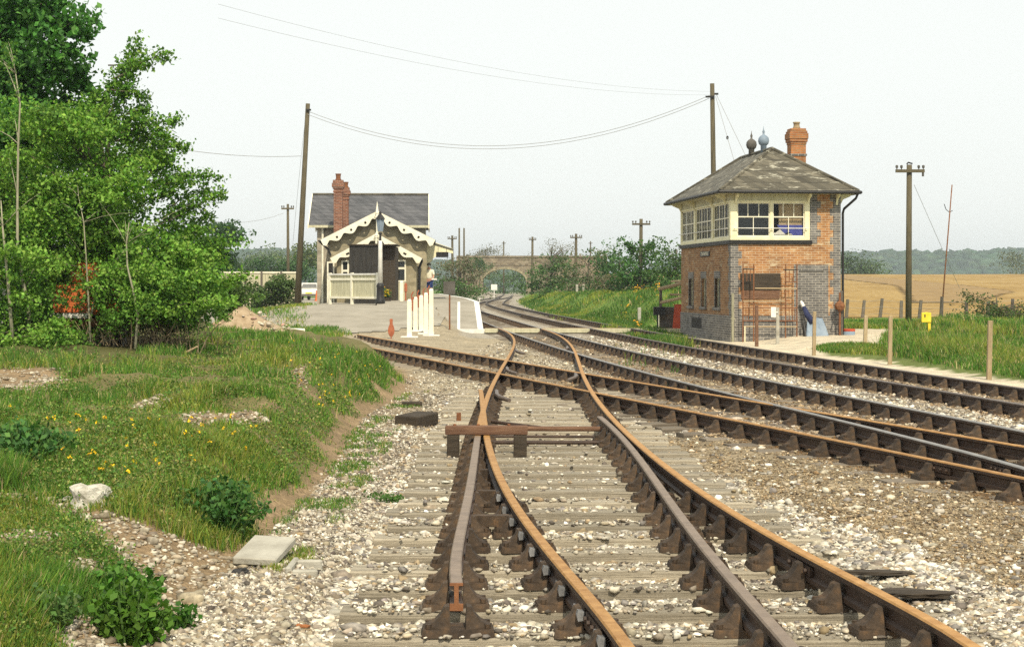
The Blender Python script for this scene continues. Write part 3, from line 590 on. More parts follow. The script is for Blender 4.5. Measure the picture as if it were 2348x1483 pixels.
# ------------------------------------------------------------------ grass, weeds and flowers
def grass(name, X, Y, Z, h0, cols, wid=.006, lean=.5):
    n = len(X); hgt = h0*rng.uniform(.45, 1.25, n); w = np.maximum(wid, Y*.00042)*rng.uniform(.8, 1.4, n)
    V, F, T = blade_mesh(X, Y, Z-.01, hgt, w, cols, lean); return tag(npmesh(name, V, F, M['blade'], tint=T), kind='stuff')
GREEN = [(.08,.19,.022),(.105,.225,.027),(.15,.26,.036),(.085,.17,.03),(.055,.14,.025)]
YELL = [(.21,.26,.04),(.27,.275,.05),(.17,.25,.04)]
STRAW = [(.46,.39,.19),(.36,.29,.14)]
def gcols(X, Y, s, base=GREEN, ya=.5, sa=.06):
    n = len(X); c = jit(base, n, .2); f = fbm(X*.55, Y*.28, s); yk = rng.uniform(0, 1, n) < smooth(.42, .72, f)*ya*1.6; c[yk] = jit(YELL, int(yk.sum()), .2)
    sk = rng.uniform(0, 1, n) < sa; c[sk] = jit(STRAW, int(sk.sum()), .2); return c
def fill(n, poly, clump=6, spread=.05):
    px, py = sample_px(n//clump, poly); X, Y, Z = GT(px, py); _, _, g = land(X, Y, Z); X, Y = X[g], Y[g]
    X = np.repeat(X, clump)+rng.normal(0, spread, len(X)*clump); Y = np.repeat(Y, clump)+rng.normal(0, spread, len(Y)*clump); return X, Y, terr(X, Y)
X, Y, Z = fill(230000, GRASS_L); h = .025+.10*smooth(.35, .75, fbm(X*1.3, Y*.7, 51))+.11*smooth(.6, .8, vnoise(X*2.8, Y*1.9, 57))+.04*smooth(20, 30, Y); thin = rng.uniform(0, 1, len(X)) < .35+.65*smooth(.3, .5, fbm(X*1.8, Y*1.1, 58)); X, Y, Z, h = X[thin], Y[thin], Z[thin], h[thin]
c = gcols(X, Y, 71, ya=.55, sa=.10); ppx, ppy = topx(X, Y, Z)
ol = rng.uniform(0, 1, len(X)) < .75*np.exp(-((ppx-460)/280)**2-((ppy-1040)/80)**2); c[ol] = jit(YELL, int(ol.sum()), .2)
grass('grass', X, Y, Z, h, c)
X, Y, Z = fill(62000, GRASS_B, 9, .04); grass('grass', X, Y, Z, .03+.11*smooth(.35, .7, fbm(X*1.3, Y, 52)), gcols(X, Y, 72, ya=.5))
RG = [(2030,800),(2035,770),(2075,748),(2110,738),(2348,722),(2640,722),(2640,915),(2348,866),(2200,840),(2060,818)]
def rightgrass(n, poly, clump, spread):
    px, py = sample_px(n//clump, poly); X, Y, Z = GT(px, py); X = np.repeat(X, clump)+rng.normal(0, spread, len(X)*clump); Y = np.repeat(Y, clump)+rng.normal(0, spread, len(Y)*clump); return X, Y, terr(X, Y)
X, Y, Z = rightgrass(105000, RG, 8, .12); grass('grass', X, Y, Z, .12+.32*smooth(.35, .75, fbm(X*.5, Y*.3, 53)), gcols(X, Y, 73, ya=.6, sa=.13), .012, .45)
X, Y, Z = rightgrass(7000, [(1872,798),(1935,792),(2000,795),(2060,815),(2000,812),(1900,808)], 6, .1); grass('grass', X, Y, Z, .14, gcols(X, Y, 76), .012)
X, Y, Z = rightgrass(9000, [(1936,752),(1940,736),(2080,738),(2075,752),(2000,756)], 6, .12); grass('grass', X, Y, Z, .16, gcols(X, Y, 77), .014)
EB = [(1290,735),(1215,705),(1190,690),(1225,676),(1300,668),(1420,664),(1560,664),(1570,730),(1500,742),(1400,742)]
X, Y, Z = rightgrass(46000, EB, 6, .2); grass('grass', X, Y, Z, .12+.18*smooth(.35, .7, fbm(X*.6, Y*.2, 54)), gcols(X, Y, 74, [(.07,.15,.025),(.09,.18,.03),(.06,.13,.02)], .7, .04), .02, .5)
px, py = sample_px(2600, [(560, 690), (690, 715), (800, 770), (640, 790), (480, 760)]); X, Y, Z = GT(px, py); X = np.repeat(X, 6)+rng.normal(0, .15, 6*len(X)); Y = np.repeat(Y, 6)+rng.normal(0, .3, 6*len(Y)); Z = terr(X, Y)
grass('grass', X, Y, Z, .16, gcols(X, Y, 75), .012)
# clover, plantain and other small weeds among the grass
for poly, m, sd in ((GRASS_L, 70000, 81), (GRASS_B, 24000, 82)):
    px, py = sample_px(m//14, poly); X, Y, Z = GT(px, py); _, _, g = land(X, Y, Z); k = g & (fbm(X*1.5, Y*1.0, sd) > .40); X, Y = X[k], Y[k]; n = len(X); tn = np.repeat(rng.normal(1, .22, n), 14); sp = np.repeat(rng.uniform(.03, .10, n), 14)
    X = np.repeat(X, 14)+rng.normal(0, 1, n*14)*sp; Y = np.repeat(Y, 14)+rng.normal(0, 1, n*14)*sp; Z = terr(X, Y)+rng.uniform(.01, .11, n*14)
    c = jit([(.09,.19,.03),(.07,.15,.03),(.13,.23,.04),(.20,.25,.06),(.25,.24,.08)], n*14, .16)*tn[:, None]
    V, F, T = leaf_mesh(np.stack([X, Y, Z], 1),   .011+.0008*Y, np.clip(c, .005, .9), .8); tag(npmesh('small_weeds', V, F, M['leaf'], tint=T), kind='stuff')
px, py = sample_px(1500, [(640,1200),(720,1130),(800,1000),(940,890),(990,900),(900,1010),(830,1130),(700,1290),(600,1320)]); X, Y, Z = GT(px, py); k = fbm(X*1.6, Y*1.2, 87) > .53; X, Y = np.repeat(X[k], 14), np.repeat(Y[k], 14); X = X+rng.normal(0, .035, len(X)); Y = Y+rng.normal(0, .05, len(Y)); grass('grass', X, Y, terr(X, Y), .05, gcols(X, Y, 78, ya=.8, sa=.15), .005)
# dandelions
fx = [(20+rng.normal(0,40),1080+rng.normal(0,40)) for _ in range(0)]; px, py = sample_px(54, [(0,960),(200,970),(420,980),(620,990),(640,1060),(300,1130),(60,1110)]); p2, q2 = sample_px(46, [(660,790),(800,800),(880,850),(850,920),(700,960),(640,880)])
X, Y, Z = GT(np.r_[px, p2], np.r_[py, q2]); n = len(X); k = 7; C = np.repeat(np.stack([X, Y, Z+.09+rng.uniform(0, .06, n)], 1), k, 0)+rng.normal(0, .007, (n*k, 3))
V, F, T = leaf_mesh(C, .02, jit([(.85,.60,.02),(.8,.5,.02)], n*k, .1), 2.0); tag(npmesh('dandelion_flowers', V, F, M['flower'], tint=T), kind='stuff')
px, py = sample_px(22, [(1440,676),(1520,680),(1510,700),(1430,690)]); X, Y, Z = GT(px, py); n = len(X); C = np.repeat(np.stack([X, Y, Z+.25], 1), 8, 0)+rng.normal(0, .08, (n*8, 3))
V, F, T = leaf_mesh(C, .10, jit([(.85,.50,.02),(.8,.36,.02)], n*8, .1), 2.0); tag(npmesh('yellow_bank_flowers', V, F, M['flower'], tint=T), kind='stuff')

# ------------------------------------------------------------------ trees and bushes
LG = [(.085,.20,.022),(.11,.25,.03),(.15,.285,.04),(.065,.15,.022),(.19,.32,.05)]
def polyline(p, q, bend, k=5):
    p, q = Vector(p), Vector(q); m = (p+q)/2+Vector(bend); return [p*(1-t)**2+m*2*t*(1-t)+q*t*t for t in [i/(k-1) for i in range(k)]]
def crown_tree(name, label, cat, poly, Yc, dep, nc, nl, leaf, cols=LG, trunk=None, tr=.12, sprays=(), group=None, clump=.32, bark='bark', flat=.55, limbs=.35, leafmat='leaf', crownname='crown', front=0):
    """a crown of leaf clumps scattered through a volume whose outline is given in photo pixels at distance Yc"""
    px, py = sample_px(max(6, nc//6), poly); C = []
    cxm = np.mean([p[0] for p in poly]); wid = max(p[0] for p in poly)-min(p[0] for p in poly)
    for x, y in zip(px, py):
        e = max(.25, 1-(abs(x-cxm)/(wid*.62))**2); yy = Yc+dep*e*rng.uniform(-1, 1); X_, z_ = S(x, y, Yc); C.append((X_, yy, z_))
    C0 = np.array(C); tone0 = rng.normal(1, .17, len(C0)); C = np.repeat(C0, 6, 0)+rng.normal(size=(len(C0)*6, 3))*clump*np.array((1.15, 1.0, .42)); tone0 = np.repeat(tone0, 6)
    by = Yc if trunk is None else trunk[1]; bx = S(cxm, 0, Yc)[0] if trunk is None else trunk[0]; bz = tz(bx, by)-.05
    ztop = C[:, 2].max(); th = Vector((bx, by, bz)); root = thing(name, label, cat, (bx, by, bz), 0, group); tb = MB()
    cen = Vector((S(cxm, 0, Yc)[0], Yc, ztop*.86+bz*.14)); stem = polyline(th, cen, (rng.normal(0, .2), rng.normal(0, .2), 0), 8); tb.tube(stem, [tr*(1-.8*i/7) for i in range(8)], 8)
    pts = []; axis = []
    def at(t): i = min(6, int(t*7)); f = t*7-i; return stem[i]*(1-f)+stem[i+1]*f
    for c in C:
        if rng.uniform() < limbs:
            t = float(np.clip((c[2]-bz)/(ztop*.86+.14*bz-bz)*.75-.1+rng.uniform(-.05, .1), .12, .97)); p = at(t)
            tb.tube(polyline(p, c, (0, 0, .15*(Vector(c)-p).length), 5), [tr*.28, tr*.2, tr*.14, tr*.09, tr*.03], 5, cap=False)
    per = max(4, nl//max(1, nc))
    rr = clump*rng.uniform(.45, 1.0, (len(C), 1, 1)); g = rng.normal(size=(len(C), per, 3)); g *= np.minimum(1, 1.6/np.linalg.norm(g, axis=2, keepdims=True))
    pts = (C[:, None]+g*rr*np.array((1, 1, flat))).reshape(-1, 3); tone = np.repeat(tone0*rng.normal(1, .12, len(C)), per)
    col = jit(cols, len(pts), .14)*tone[:, None]
    sp = []; lt = []
    for (x0, y0), (x1, y1), dy in sprays:           # branches that stick out of the outline
        p = Vector(P3(x0, y0, Yc+rng.uniform(-.3, .3))); q = Vector(P3(x1, y1, Yc+dy)); path = polyline(p, q, (rng.normal(0, .1), rng.normal(0, .15), .12*(q-p).length), 9)
        tb.tube([p-(q-p)*.2]+path, [.014]+[.014*(1-.8*i/8) for i in range(9)], 5, cap=False)
        L = (q-p).length; m = int(L*120)
        for _ in range(m):
            t = rng.uniform(0, 1)**.8; i = min(7, int(t*8)); c = path[i].lerp(path[i+1], t*8-i); w = .13*(1-.7*t)*min(1, L/1.2)+.025
            k = rng.integers(3, 6); o = rng.normal(0, w, 3)*np.array((1, 1, .75))
            for _k in range(k): sp.append(np.array(c)+o+rng.normal(0, .045, 3))
    for _ in range(front):
        x0, y0 = sample_px(1, poly); x0, y0 = float(x0[0]), float(y0[0]); yy = Yc-dep*rng.uniform(.55, 1.05); p = Vector(P3(x0, y0, yy)); q = p+Vector((rng.normal(.15, .5), rng.uniform(-.5, 0), rng.uniform(-.05, .35))); L = (q-p).length
        path = polyline(p, q, (0, 0, .1*L), 5); tb.tube(path, [.012, .01, .008, .006, .003], 4, cap=False)
        for t in rng.uniform(0, 1, int(L*150)): c = p.lerp(q, t); o = rng.normal(0, .09*(1-.5*t)+.02, 3)*np.array((1, 1, .6)); lt += [np.array(c)+o+rng.normal(0, .04, 3) for _k in range(3)]
    if lt: lt = np.array(lt); pts = np.concatenate([pts, lt]); col = np.concatenate([col, jit([(.19,.35,.05),(.24,.40,.07),(.14,.29,.04)], len(lt), .15)])
    if sp: sp = np.array(sp); pts = np.concatenate([pts, sp]); col = np.concatenate([col, jit(cols, len(sp), .16)])
    if Yc < 40:
        qx, qy = topx(pts[:, 0], pts[:, 1], pts[:, 2]); hole = np.zeros(len(pts), bool)
        for hx, hy, rx, ry in ((165, 690, 50, 42), (185, 625, 46, 22), (262, 690, 24, 30), (5, 662, 22, 28)): hole |= ((qx-hx)/rx)**2+((qy-hy)/ry)**2 < 1
        k = ~(hole & (pts[:, 1] < 29.5) & (rng.uniform(0, 1, len(pts)) < .70)); pts = pts[k]; col = col[k]
    V, F, T = leaf_mesh(pts, leaf, np.clip(col, .005, .9)); npmesh(crownname, V, F, M[leafmat], root, T); tb.build('trunk', M[bark], root, smooth=True); return root
# the big trees at the left
crown_tree('sycamore_tree', 'tall broad-leaved tree filling the top left corner, its crown running out of frame', 'tree',
  [(-150,-260),(0,-180),(60,-60),(92,-5),(105,40),(140,66),(168,92),(120,130),(118,165),(165,210),(185,260),(150,330),(100,420),(-40,520),(-150,520)], 35, 1.6, 420, 46000, .125, [(.06,.18,.034),(.08,.225,.04),(.105,.26,.05),(.055,.14,.032)],
  trunk=(-12.2, 35.6), tr=.15, clump=.42, sprays=[((100,70),(207,84),.2),((90,10),(140,12),0),((120,110),(172,120),.2),((140,190),(215,215),.2),((130,230),(228,262),.2),((110,60),(185,62),-.3),((130,150),(200,175),.3)])
crown_tree('hawthorn_tree', 'dense green hawthorn with feathery side branches reaching towards the station', 'tree',
  [(-40,340),(60,320),(110,295),(160,265),(225,245),(262,285),(285,350),(290,420),(330,480),(375,535),(420,580),(450,630),(430,685),(360,700),(200,690),(60,640),(-40,640)], 31, 1.9, 500, 60000, .068,
  trunk=(-6.9, 31.3), tr=.12, clump=.30, limbs=.12, front=75, sprays=[((262,275),(316,84),0),((285,170),(398,124),-.2),((270,210),(345,232),.3),((262,150),(332,150),.2),((300,300),(412,276),.2),((300,270),(345,285),-.3),((300,360),(435,338),.3),((290,330),(392,318),-.4),((330,400),(400,372),.5),
   ((350,420),(500,405),0),((360,440),(442,400),.4),((400,500),(516,444),-.2),((400,470),(478,436),.3),((420,540),(482,492),.4),((440,570),(505,552),0),((430,620),(520,600),.2),((200,250),(268,190),.2),((170,280),(225,215),-.2),((330,470),(400,440),-.3),((250,260),(300,190),0),((280,320),(375,300),.2),((290,380),(398,355),-.3),((360,520),(450,470),.3),((410,590),(512,575),.3),((300,260),(338,255),.3),((240,240),(300,150),-.2),((320,440),(440,420),-.4),((390,560),(470,530),-.3)])
crown_tree('hawthorn_bush', 'low leafy bush hanging over the orange machine at the left edge', 'bush', [(-40,560),(50,600),(95,670),(112,740),(165,770),(160,800),(120,820),(-40,835)], 28.5, .6, 150, 13500, .062, trunk=(-8.6, 28.8), tr=.05, clump=.24, limbs=.3, front=16, cols=[(.10,.22,.03),(.13,.26,.035),(.075,.17,.025)])
crown_tree('bramble_bush', 'broad tangled bush spreading under the hawthorn above dry brown stems', 'bush', [(240,650),(330,620),(430,630),(470,660),(480,690),(440,725),(390,740),(300,725),(240,720)], 29.5, .9, 230, 19000, .06, trunk=(-5.9, 29.8), tr=.05, clump=.24, limbs=.3, front=20, cols=[(.08,.19,.025),(.10,.22,.03),(.13,.25,.04)])
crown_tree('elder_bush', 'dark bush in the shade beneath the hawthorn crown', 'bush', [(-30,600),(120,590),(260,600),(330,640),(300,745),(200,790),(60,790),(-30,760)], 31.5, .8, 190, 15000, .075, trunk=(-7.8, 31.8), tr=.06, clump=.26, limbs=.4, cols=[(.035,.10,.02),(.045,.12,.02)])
crown_tree('roadside_bush', 'small twiggy bush growing against the cream fence by the forecourt', 'bush', [(585,650),(610,638),(645,642),(662,657),(662,690),(645,702),(600,700)], 92, .7, 90, 5200, .13, cols=[(.08,.14,.04),(.10,.16,.05),(.07,.12,.03)], tr=.05, clump=.3, limbs=.6)
crown_tree('low_bush', 'ragged low bush at the foot of the hawthorn beside the spoil heap', 'bush', [(478,650),(520,640),(560,690),(580,720),(540,716),(500,716),(470,740)], 46, .6, 60, 4000, .09, tr=.04, clump=.22, limbs=.6, cols=[(.08,.15,.035),(.10,.17,.04)])
# pale saplings with bare trunks
def sapling(label, pts, Yc, r, twigs):
    pts = [P3(x, y, Yc+.1*math.sin(i*2)) for i, (x, y) in enumerate(pts)]; x, y, z = pts[0]; root = thing('sapling', label, 'sapling', pts[0], 0, 'pale saplings along the bank'); b = MB()
    n = len(pts); r *= .72; b.tube(pts, [r*(1-.75*i/(n-1)) for i in range(n)], 7); c = []
    for i in range(twigs):
        p = Vector(pts[rng.integers(n//2, n)]); q = p+Vector((rng.normal(0, .45), rng.normal(0, .3), rng.uniform(.1, .7))); b.tube(polyline(p, q, (0, 0, .1), 4), [r*.25, r*.2, r*.15, r*.06], 5); c += [np.array(p.lerp(q, t))+rng.normal(0, .06, 3) for t in rng.uniform(.2, 1.1, 34)]
    V, F, T = leaf_mesh(np.array(c), .055, jit([(.09,.20,.03),(.12,.23,.04)], len(c), .15)); npmesh('crown', V, F, M['leaf'], root, T); b.build('trunk', M['bark_pale'], root, smooth=True)
sapling('pale sapling with a bent lower trunk and bare upper fork near the left edge', [(68,800),(64,690),(50,640),(40,560),(40,450),(42,330),(46,240),(36,170)], 28.2, .05, 9)
sapling('short pale sapling trunk at the very left edge of the picture', [(30,790),(22,690),(14,600),(6,520),(2,460)], 27.8, .045, 4)
sapling('slim pale sapling rising beside the orange machine', [(208,800),(203,690),(198,600),(192,510),(180,450)], 28.6, .028, 6)
sapling('crooked pale sapling with a kinked trunk in front of the dark bushes', [(310,800),(316,720),(306,670),(292,610),(290,560),(296,510)], 28.4, .034, 5)
sapling('leaning pale sapling just right of the orange machine', [(200,790),(208,730),(218,680),(240,640),(256,610)], 28.9, .03, 3)
# dry stems and brambles at the foot of the bush
b = MB(); px, py = sample_px(170, [(215,770),(300,720),(400,745),(450,800),(330,835),(230,830)]); X, Y, Z = GT(px, np.maximum(py, 800))
for x, y, z in zip(X, Y, Z):
    y = 29.2+rng.uniform(-.5, .5); z = tz(x, y); p = Vector((x, y, z)); q = p+Vector((rng.normal(0, .28), rng.normal(0, .2), rng.uniform(.1, .75))); b.tube(polyline(p, q, (rng.normal(0, .1), 0, .2), 4), [.008, .007, .006, .003], 4, cap=False)
tag(b.build('dry_stems', M['twig']), kind='stuff')
x, y, z = gp(430, 822); tag(MB().tube([(x-.12, y, z+.05), (x+.18, y-.1, z+.2)], [.022, .015], 7).build('dead_branch', M['wood_pale']), 'broken pale stick poking out of the grass below the bramble bush', 'stick')
x, y, z = gp(478, 905)
# weeds close to the camera
def weed(label, px_, py_, hgt, n, wid, leaf, cols, cat='weed', name='weed_clump'):
    x, y, z = gp(px_, py_); root = thing(name, label, cat, (x, y, z)); b = MB(); c = []
    for _ in range(n):
        a = rng.uniform(0, 6.28); q = rng.uniform(0, 1)**.6*wid; p = Vector((x+q*math.cos(a)*.4, y+q*math.sin(a)*.4, z-.02)); e = Vector((x+q*math.cos(a), y+q*math.sin(a), z+hgt*(1-.5*(q/wid)**2)*rng.uniform(.7, 1.1))); b.tube([p, e], [.006, .003], 4)
        c += [np.array(p.lerp(e, t))+rng.normal(0, .025, 3) for t in rng.uniform(.15, 1.05, 16)]
    V, F, T = leaf_mesh(np.array(c), leaf, jit(cols, len(c), .18)); npmesh('leaves', V, F, M['leaf'], root, T); b.build('stem', M['stem_green'], root); return root
DK = [(.055,.15,.035),(.045,.12,.03),(.08,.18,.04)]
weed('dark green nettle clump on the bank edge above the concrete slab', 500, 1215, .34, 90, .36, .045, DK)
weed('tall yellowish green weed at the bottom edge of the photo', 300, 1475, .30, 70, .2, .05, [(.09,.19,.025),(.07,.16,.02)])
weed('small green weed growing alone in the gravel near the bottom edge', 405, 1440, .13, 22, .1, .035, [(.05,.14,.02)])
weed('grey green weed between the rubble in the bottom left corner', 110, 1425, .16, 40, .2, .035, [(.07,.15,.035),(.10,.17,.05)])
weed('bright green weed patch at the bottom left beside the bare path', 265, 1390, .2, 60, .28, .045, [(.06,.16,.02),(.08,.19,.025)])
weed('low weed sprouting on the ballast between the bank and the sleepers', 880, 1150, .06, 26, .2, .03, [(.07,.15,.03)])
weed('dark grass tuft at the left edge in the middle of the bank', 40, 1060, .3, 120, .45, .05, DK, 'grass tuft', 'grass_tuft')
# far bushes, hedge and trees
SH = 'bushes along the embankment top'
SG = [(.07,.135,.04),(.085,.155,.045),(.06,.115,.035)]; TW = [(.17,.15,.095),(.13,.14,.08),(.20,.17,.11)]
def shrub(label, poly, Yc, n, leaf=.2, cols=SG, cl=.55, dep=1.6, group=SH, name='embankment_bush', cat='bush', per=26, **k):
    return crown_tree(name, label, cat, poly, Yc, dep, n, n*per, leaf, cols, tr=k.pop('tr', .1), clump=cl, group=group, limbs=k.pop('limbs', .35), **k)
shrub('rounded green bush right of the bridge arch, overhanging the line', [(1195,665),(1215,630),(1232,600),(1270,588),(1305,595),(1315,640),(1300,672),(1240,680)], 150, 130)
shrub('bare grey brown bush standing tall behind the green bush beside the bridge', [(1222,590),(1235,548),(1262,538),(1295,545),(1312,575),(1310,610),(1260,615),(1225,612)], 175, 80, .12, TW, .6, per=20, limbs=1.0, tr=.14)
shrub('mixed brown and green bush behind the second telegraph pole', [(1305,660),(1310,600),(1330,578),(1375,575),(1400,600),(1405,665),(1340,672)], 140, 120, .18, SG+TW)
shrub('long dark green bush between the two right telegraph poles', [(1380,668),(1385,590),(1400,580),(1440,578),(1450,610),(1450,672)], 128, 110, .2, [(.05,.11,.035),(.065,.13,.04)])
shrub('tall dark bush around the foot of the near telegraph pole', [(1428,672),(1432,575),(1445,560),(1475,562),(1500,575),(1512,610),(1515,675)], 105, 150, .17, [(.045,.12,.03),(.06,.145,.035),(.08,.16,.04)], sprays=[((1450,580),(1436,558),0),((1480,575),(1498,560),0)])
shrub('pale green bush directly left of the signal box wall', [(1500,672),(1510,600),(1530,575),(1570,560),(1600,590),(1600,675)], 98, 130, .16, [(.08,.15,.04),(.10,.17,.05),(.06,.12,.035)])
shrub('brown thorny bush low on the embankment behind the pair of posts', [(1365,672),(1375,640),(1400,628),(1430,635),(1438,672)], 118, 60, .14, TW, .4)
shrub('bush left of the bridge arch beyond the platform', [(1000,690),(1005,620),(1030,590),(1060,585),(1088,600),(1100,640),(1104,688)], 165, 120, .2, [(.12,.14,.07),(.10,.15,.06)]+TW)
shrub('bare twiggy bush on top of the bridge approach', [(1060,600),(1075,575),(1105,568),(1145,572),(1150,592),(1100,600)], 285, 60, .2, TW, .9, limbs=.8)
shrub('green bush at the platform end below the hanging sign', [(1005,690),(1010,650),(1035,640),(1065,655),(1085,688)], 140, 70, .18)
shrub('small dark bush on the parapet end of the bridge', [(1085,618),(1090,598),(1110,595),(1115,612),(1100,622)], 264, 26, .25, [(.06,.11,.04)], .7)
shrub('wooded hedge seen through the bridge arch', [(1095,690),(1100,630),(1150,615),(1220,615),(1230,690)], 330, 130, .4, [(.085,.14,.06),(.10,.155,.065)], 1.5, dep=3)
HT = None
shrub('feathery dark green tree on the skyline left of the leaning pole', [(470,640),(478,560),(488,530),(505,508),(520,522),(545,550),(552,580),(540,640)], 110, 190, .2, [(.045,.10,.035),(.06,.12,.045)], .42, group=None, name='skyline_tree', cat='tree', flat=.35, tr=.08, per=34)
shrub('dark clipped hedge behind the forecourt', [(520,636),(522,612),(600,606),(722,608),(724,640),(640,640)], 190, 200, .26, [(.045,.095,.03),(.055,.11,.035)], .9, dep=1.2, group=None, name='hedge', cat='hedge')
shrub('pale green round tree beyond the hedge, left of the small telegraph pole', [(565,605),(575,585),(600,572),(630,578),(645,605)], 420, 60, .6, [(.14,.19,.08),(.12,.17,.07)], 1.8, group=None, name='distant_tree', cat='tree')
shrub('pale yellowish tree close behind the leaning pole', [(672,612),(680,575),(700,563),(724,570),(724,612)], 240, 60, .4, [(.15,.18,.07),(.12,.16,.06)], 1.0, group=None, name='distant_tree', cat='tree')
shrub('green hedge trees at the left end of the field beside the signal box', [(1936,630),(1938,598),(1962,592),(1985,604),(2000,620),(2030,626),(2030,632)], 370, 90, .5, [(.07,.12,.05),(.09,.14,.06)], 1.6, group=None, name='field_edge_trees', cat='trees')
shrub('bush overgrowing the field fence right of the yellow marker', [(2195,735),(2205,700),(2235,680),(2262,690),(2285,705),(2340,700),(2400,705),(2400,742),(2240,742)], 80, 120, .11, [(.06,.115,.03),(.08,.14,.035),(.16,.14,.07)], .32, dep=.6, group=None, name='fence_bush', cat='bush')
shrub('sparse tree at the right edge of the far field', [(2312,632),(2318,595),(2348,580),(2400,585),(2400,632)], 372, 50, .4, [(.10,.13,.07),(.14,.15,.08)], 1.6, group=None, name='field_edge_tree', cat='tree')
# far wooded hills
def hill(name, pts, Yd, depth, cols, leaf, n):
    xs = [S(p[0], p[1], Yd)[0] for p in pts]; zs = [S(p[0], p[1], Yd)[1] for p in pts]; vs = []; m = 70
    xx = np.linspace(xs[0], xs[-1], m); zz = np.interp(xx, xs, zs)
    for j in range(9):
        t = j/8; vs += [(x, Yd-depth*(1-t), -8+(z+8)*math.sin(t*math.pi/2)) for x, z in zip(xx, zz)]
    F = [(j*m+i, j*m+i+1, (j+1)*m+i+1, (j+1)*m+i) for j in range(8) for i in range(m-1)]
    o = MB().add(vs, F).build(name, M['hill'], smooth=True); o['kind'] = 'structure'
    t = rng.uniform(.15, 1, n)**.7; x = rng.uniform(xs[0], xs[-1], n); z = -8+(np.interp(x, xs, zs)+8)*np.sin(t*np.pi/2)
    V, F, T = stones(np.stack([x, Yd-depth*(1-t), z+leaf*.2], 1), leaf*rng.uniform(.6, 1.2, n), jit(cols, n, .2)); tag(npmesh('far_woodland', V, F, M['pebble'], tint=T, smooth=True), kind='stuff')
M['hill'] = mk('wooded hill', (.05, .085, .04), (.08, .12, .05), .02, .95, 0)
hill('hill', [(1500,618),(1900,596),(2000,592),(2080,592),(2200,589),(2348,586),(2500,583)], 1500, 240, [(.05,.085,.045),(.065,.10,.05),(.045,.075,.04)], 7, 3400)
hill('hill', [(380,600),(520,592),(600,590),(700,592),(820,606),(1100,618),(1240,622)], 1300, 240, [(.05,.085,.045),(.065,.10,.05)], 7, 2200)
# ------------------------------------------------------------------ signal box
def wall_open(b, x0, x1, z0, z1, y0, y1, holes, mi=0):
    """a wall slab in the x-z plane with rectangular holes, split into butting blocks"""
    xs = sorted({x0, x1, *[h[0] for h in holes], *[h[1] for h in holes]}); zs = sorted({z0, z1, *[h[2] for h in holes], *[h[3] for h in holes]})
    for xa, xb in zip(xs[:-1], xs[1:]):
        run = None
        for za, zb in zip(zs[:-1], zs[1:]):
            mx_, mz = (xa+xb)/2, (za+zb)/2; solid = not any(h[0] < mx_ < h[1] and h[2] < mz < h[3] for h in holes)
            if solid: run = (run[0], zb) if run else (za, zb)
            if (not solid or zb == zs[-1]) and run: b.box(xa, xb, y0, y1, run[0], run[1], mi); run = None
RZ = math.atan2(.1086, .994)
SB = thing('signal_box', 'two-storey brick signal box with cream windows and hipped slate roof beside the right-hand track', 'signal box', (6.865, 54.7, 0), RZ)
def sb(b, name, mats, parent=None, **k): return b.build(name, mats, SB if parent is None else parent, local=True, **k)
Wd, Ln = 3.53, 7.6; ZB, ZS, ZP = -.3, 2.88, .62      # width, length; foot, storey band, plinth
def swap(b):                                          # x-z wall -> y-z wall on the track side
    b.v = [(y, x, z) for x, y, z in b.v]; return b
wins = [(1.52, 2.24), (3.55, 4.27), (5.55, 6.27)]
b = MB(); wall_open(b, .24, Wd-.0, ZP, ZS, 0, .24, []); sb(b, 'end_wall', M['brick'])
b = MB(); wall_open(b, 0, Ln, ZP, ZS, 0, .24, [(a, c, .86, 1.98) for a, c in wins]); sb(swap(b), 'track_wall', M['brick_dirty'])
b = MB(); b.box(Wd-.24, Wd, .24, Ln-.24, ZP, 4.44).box(.24, Wd, Ln-.24, Ln, ZP, 4.44); sb(b, 'rear_wall', M['brick'])
b = MB(); b.box(-.03, Wd+.03, -.03, .24, ZB, ZP).box(-.03, .24, .24, Ln+.03, ZB, ZP).box(.24, Wd+.03, Ln-.2, Ln+.03, ZB, ZP).box(Wd-.2, Wd+.03, .24, Ln-.2, ZB, ZP); sb(b, 'plinth', M['brick_blue'], bevel=.012)
b = MB(); b.box(2.53, Wd-.24, 0, .24, ZS, 4.44); sb(b, 'brick_pier', M['brick'])
def quoins(name, x0, sgn, z0, z1, first=0):
    b = MB(); z = z0; k = first
    while z < z1-.02:
        w = .235 if k % 2 else .35; h = min(.225, z1-z); xa, xb = (x0, x0+w) if sgn > 0 else (x0-w, x0); b.box(xa, xb, -.006, .2, z, z+h); z += h; k += 1
    return sb(b, name, M['brick_blue'])
quoins('quoin', .0, 1, ZP, ZS); quoins('quoin', Wd+.005, -1, ZP, 4.44); quoins('quoin', 2.535, 1, ZS, 4.44, 1)
b = MB(); z = ZP; k = 1
while z < ZS-.02:
    w = .24 if k % 2 else .36; h = min(.225, ZS-z); b.box(-.007, .1, -.003, w, z, z+h); z += h; k += 1
sb(b, 'quoin', M['brick_blue'])
# blocked doorway on the end wall
b = MB(); b.box(2.02, 3.13, -.012, .1, ZP-.001, 2.22); sb(b, 'doorway_surround', M['brick_blue'])
b = MB(); b.box(2.2, 2.95, -.02, .05, ZP+.01, 2.0); sb(b, 'blocked_doorway', M['brick_blue'])
b = MB(); b.box(2.18, 2.97, -.03, -.012, 1.99, 2.035); sb(b, 'door_lintel', M['grey_board'])
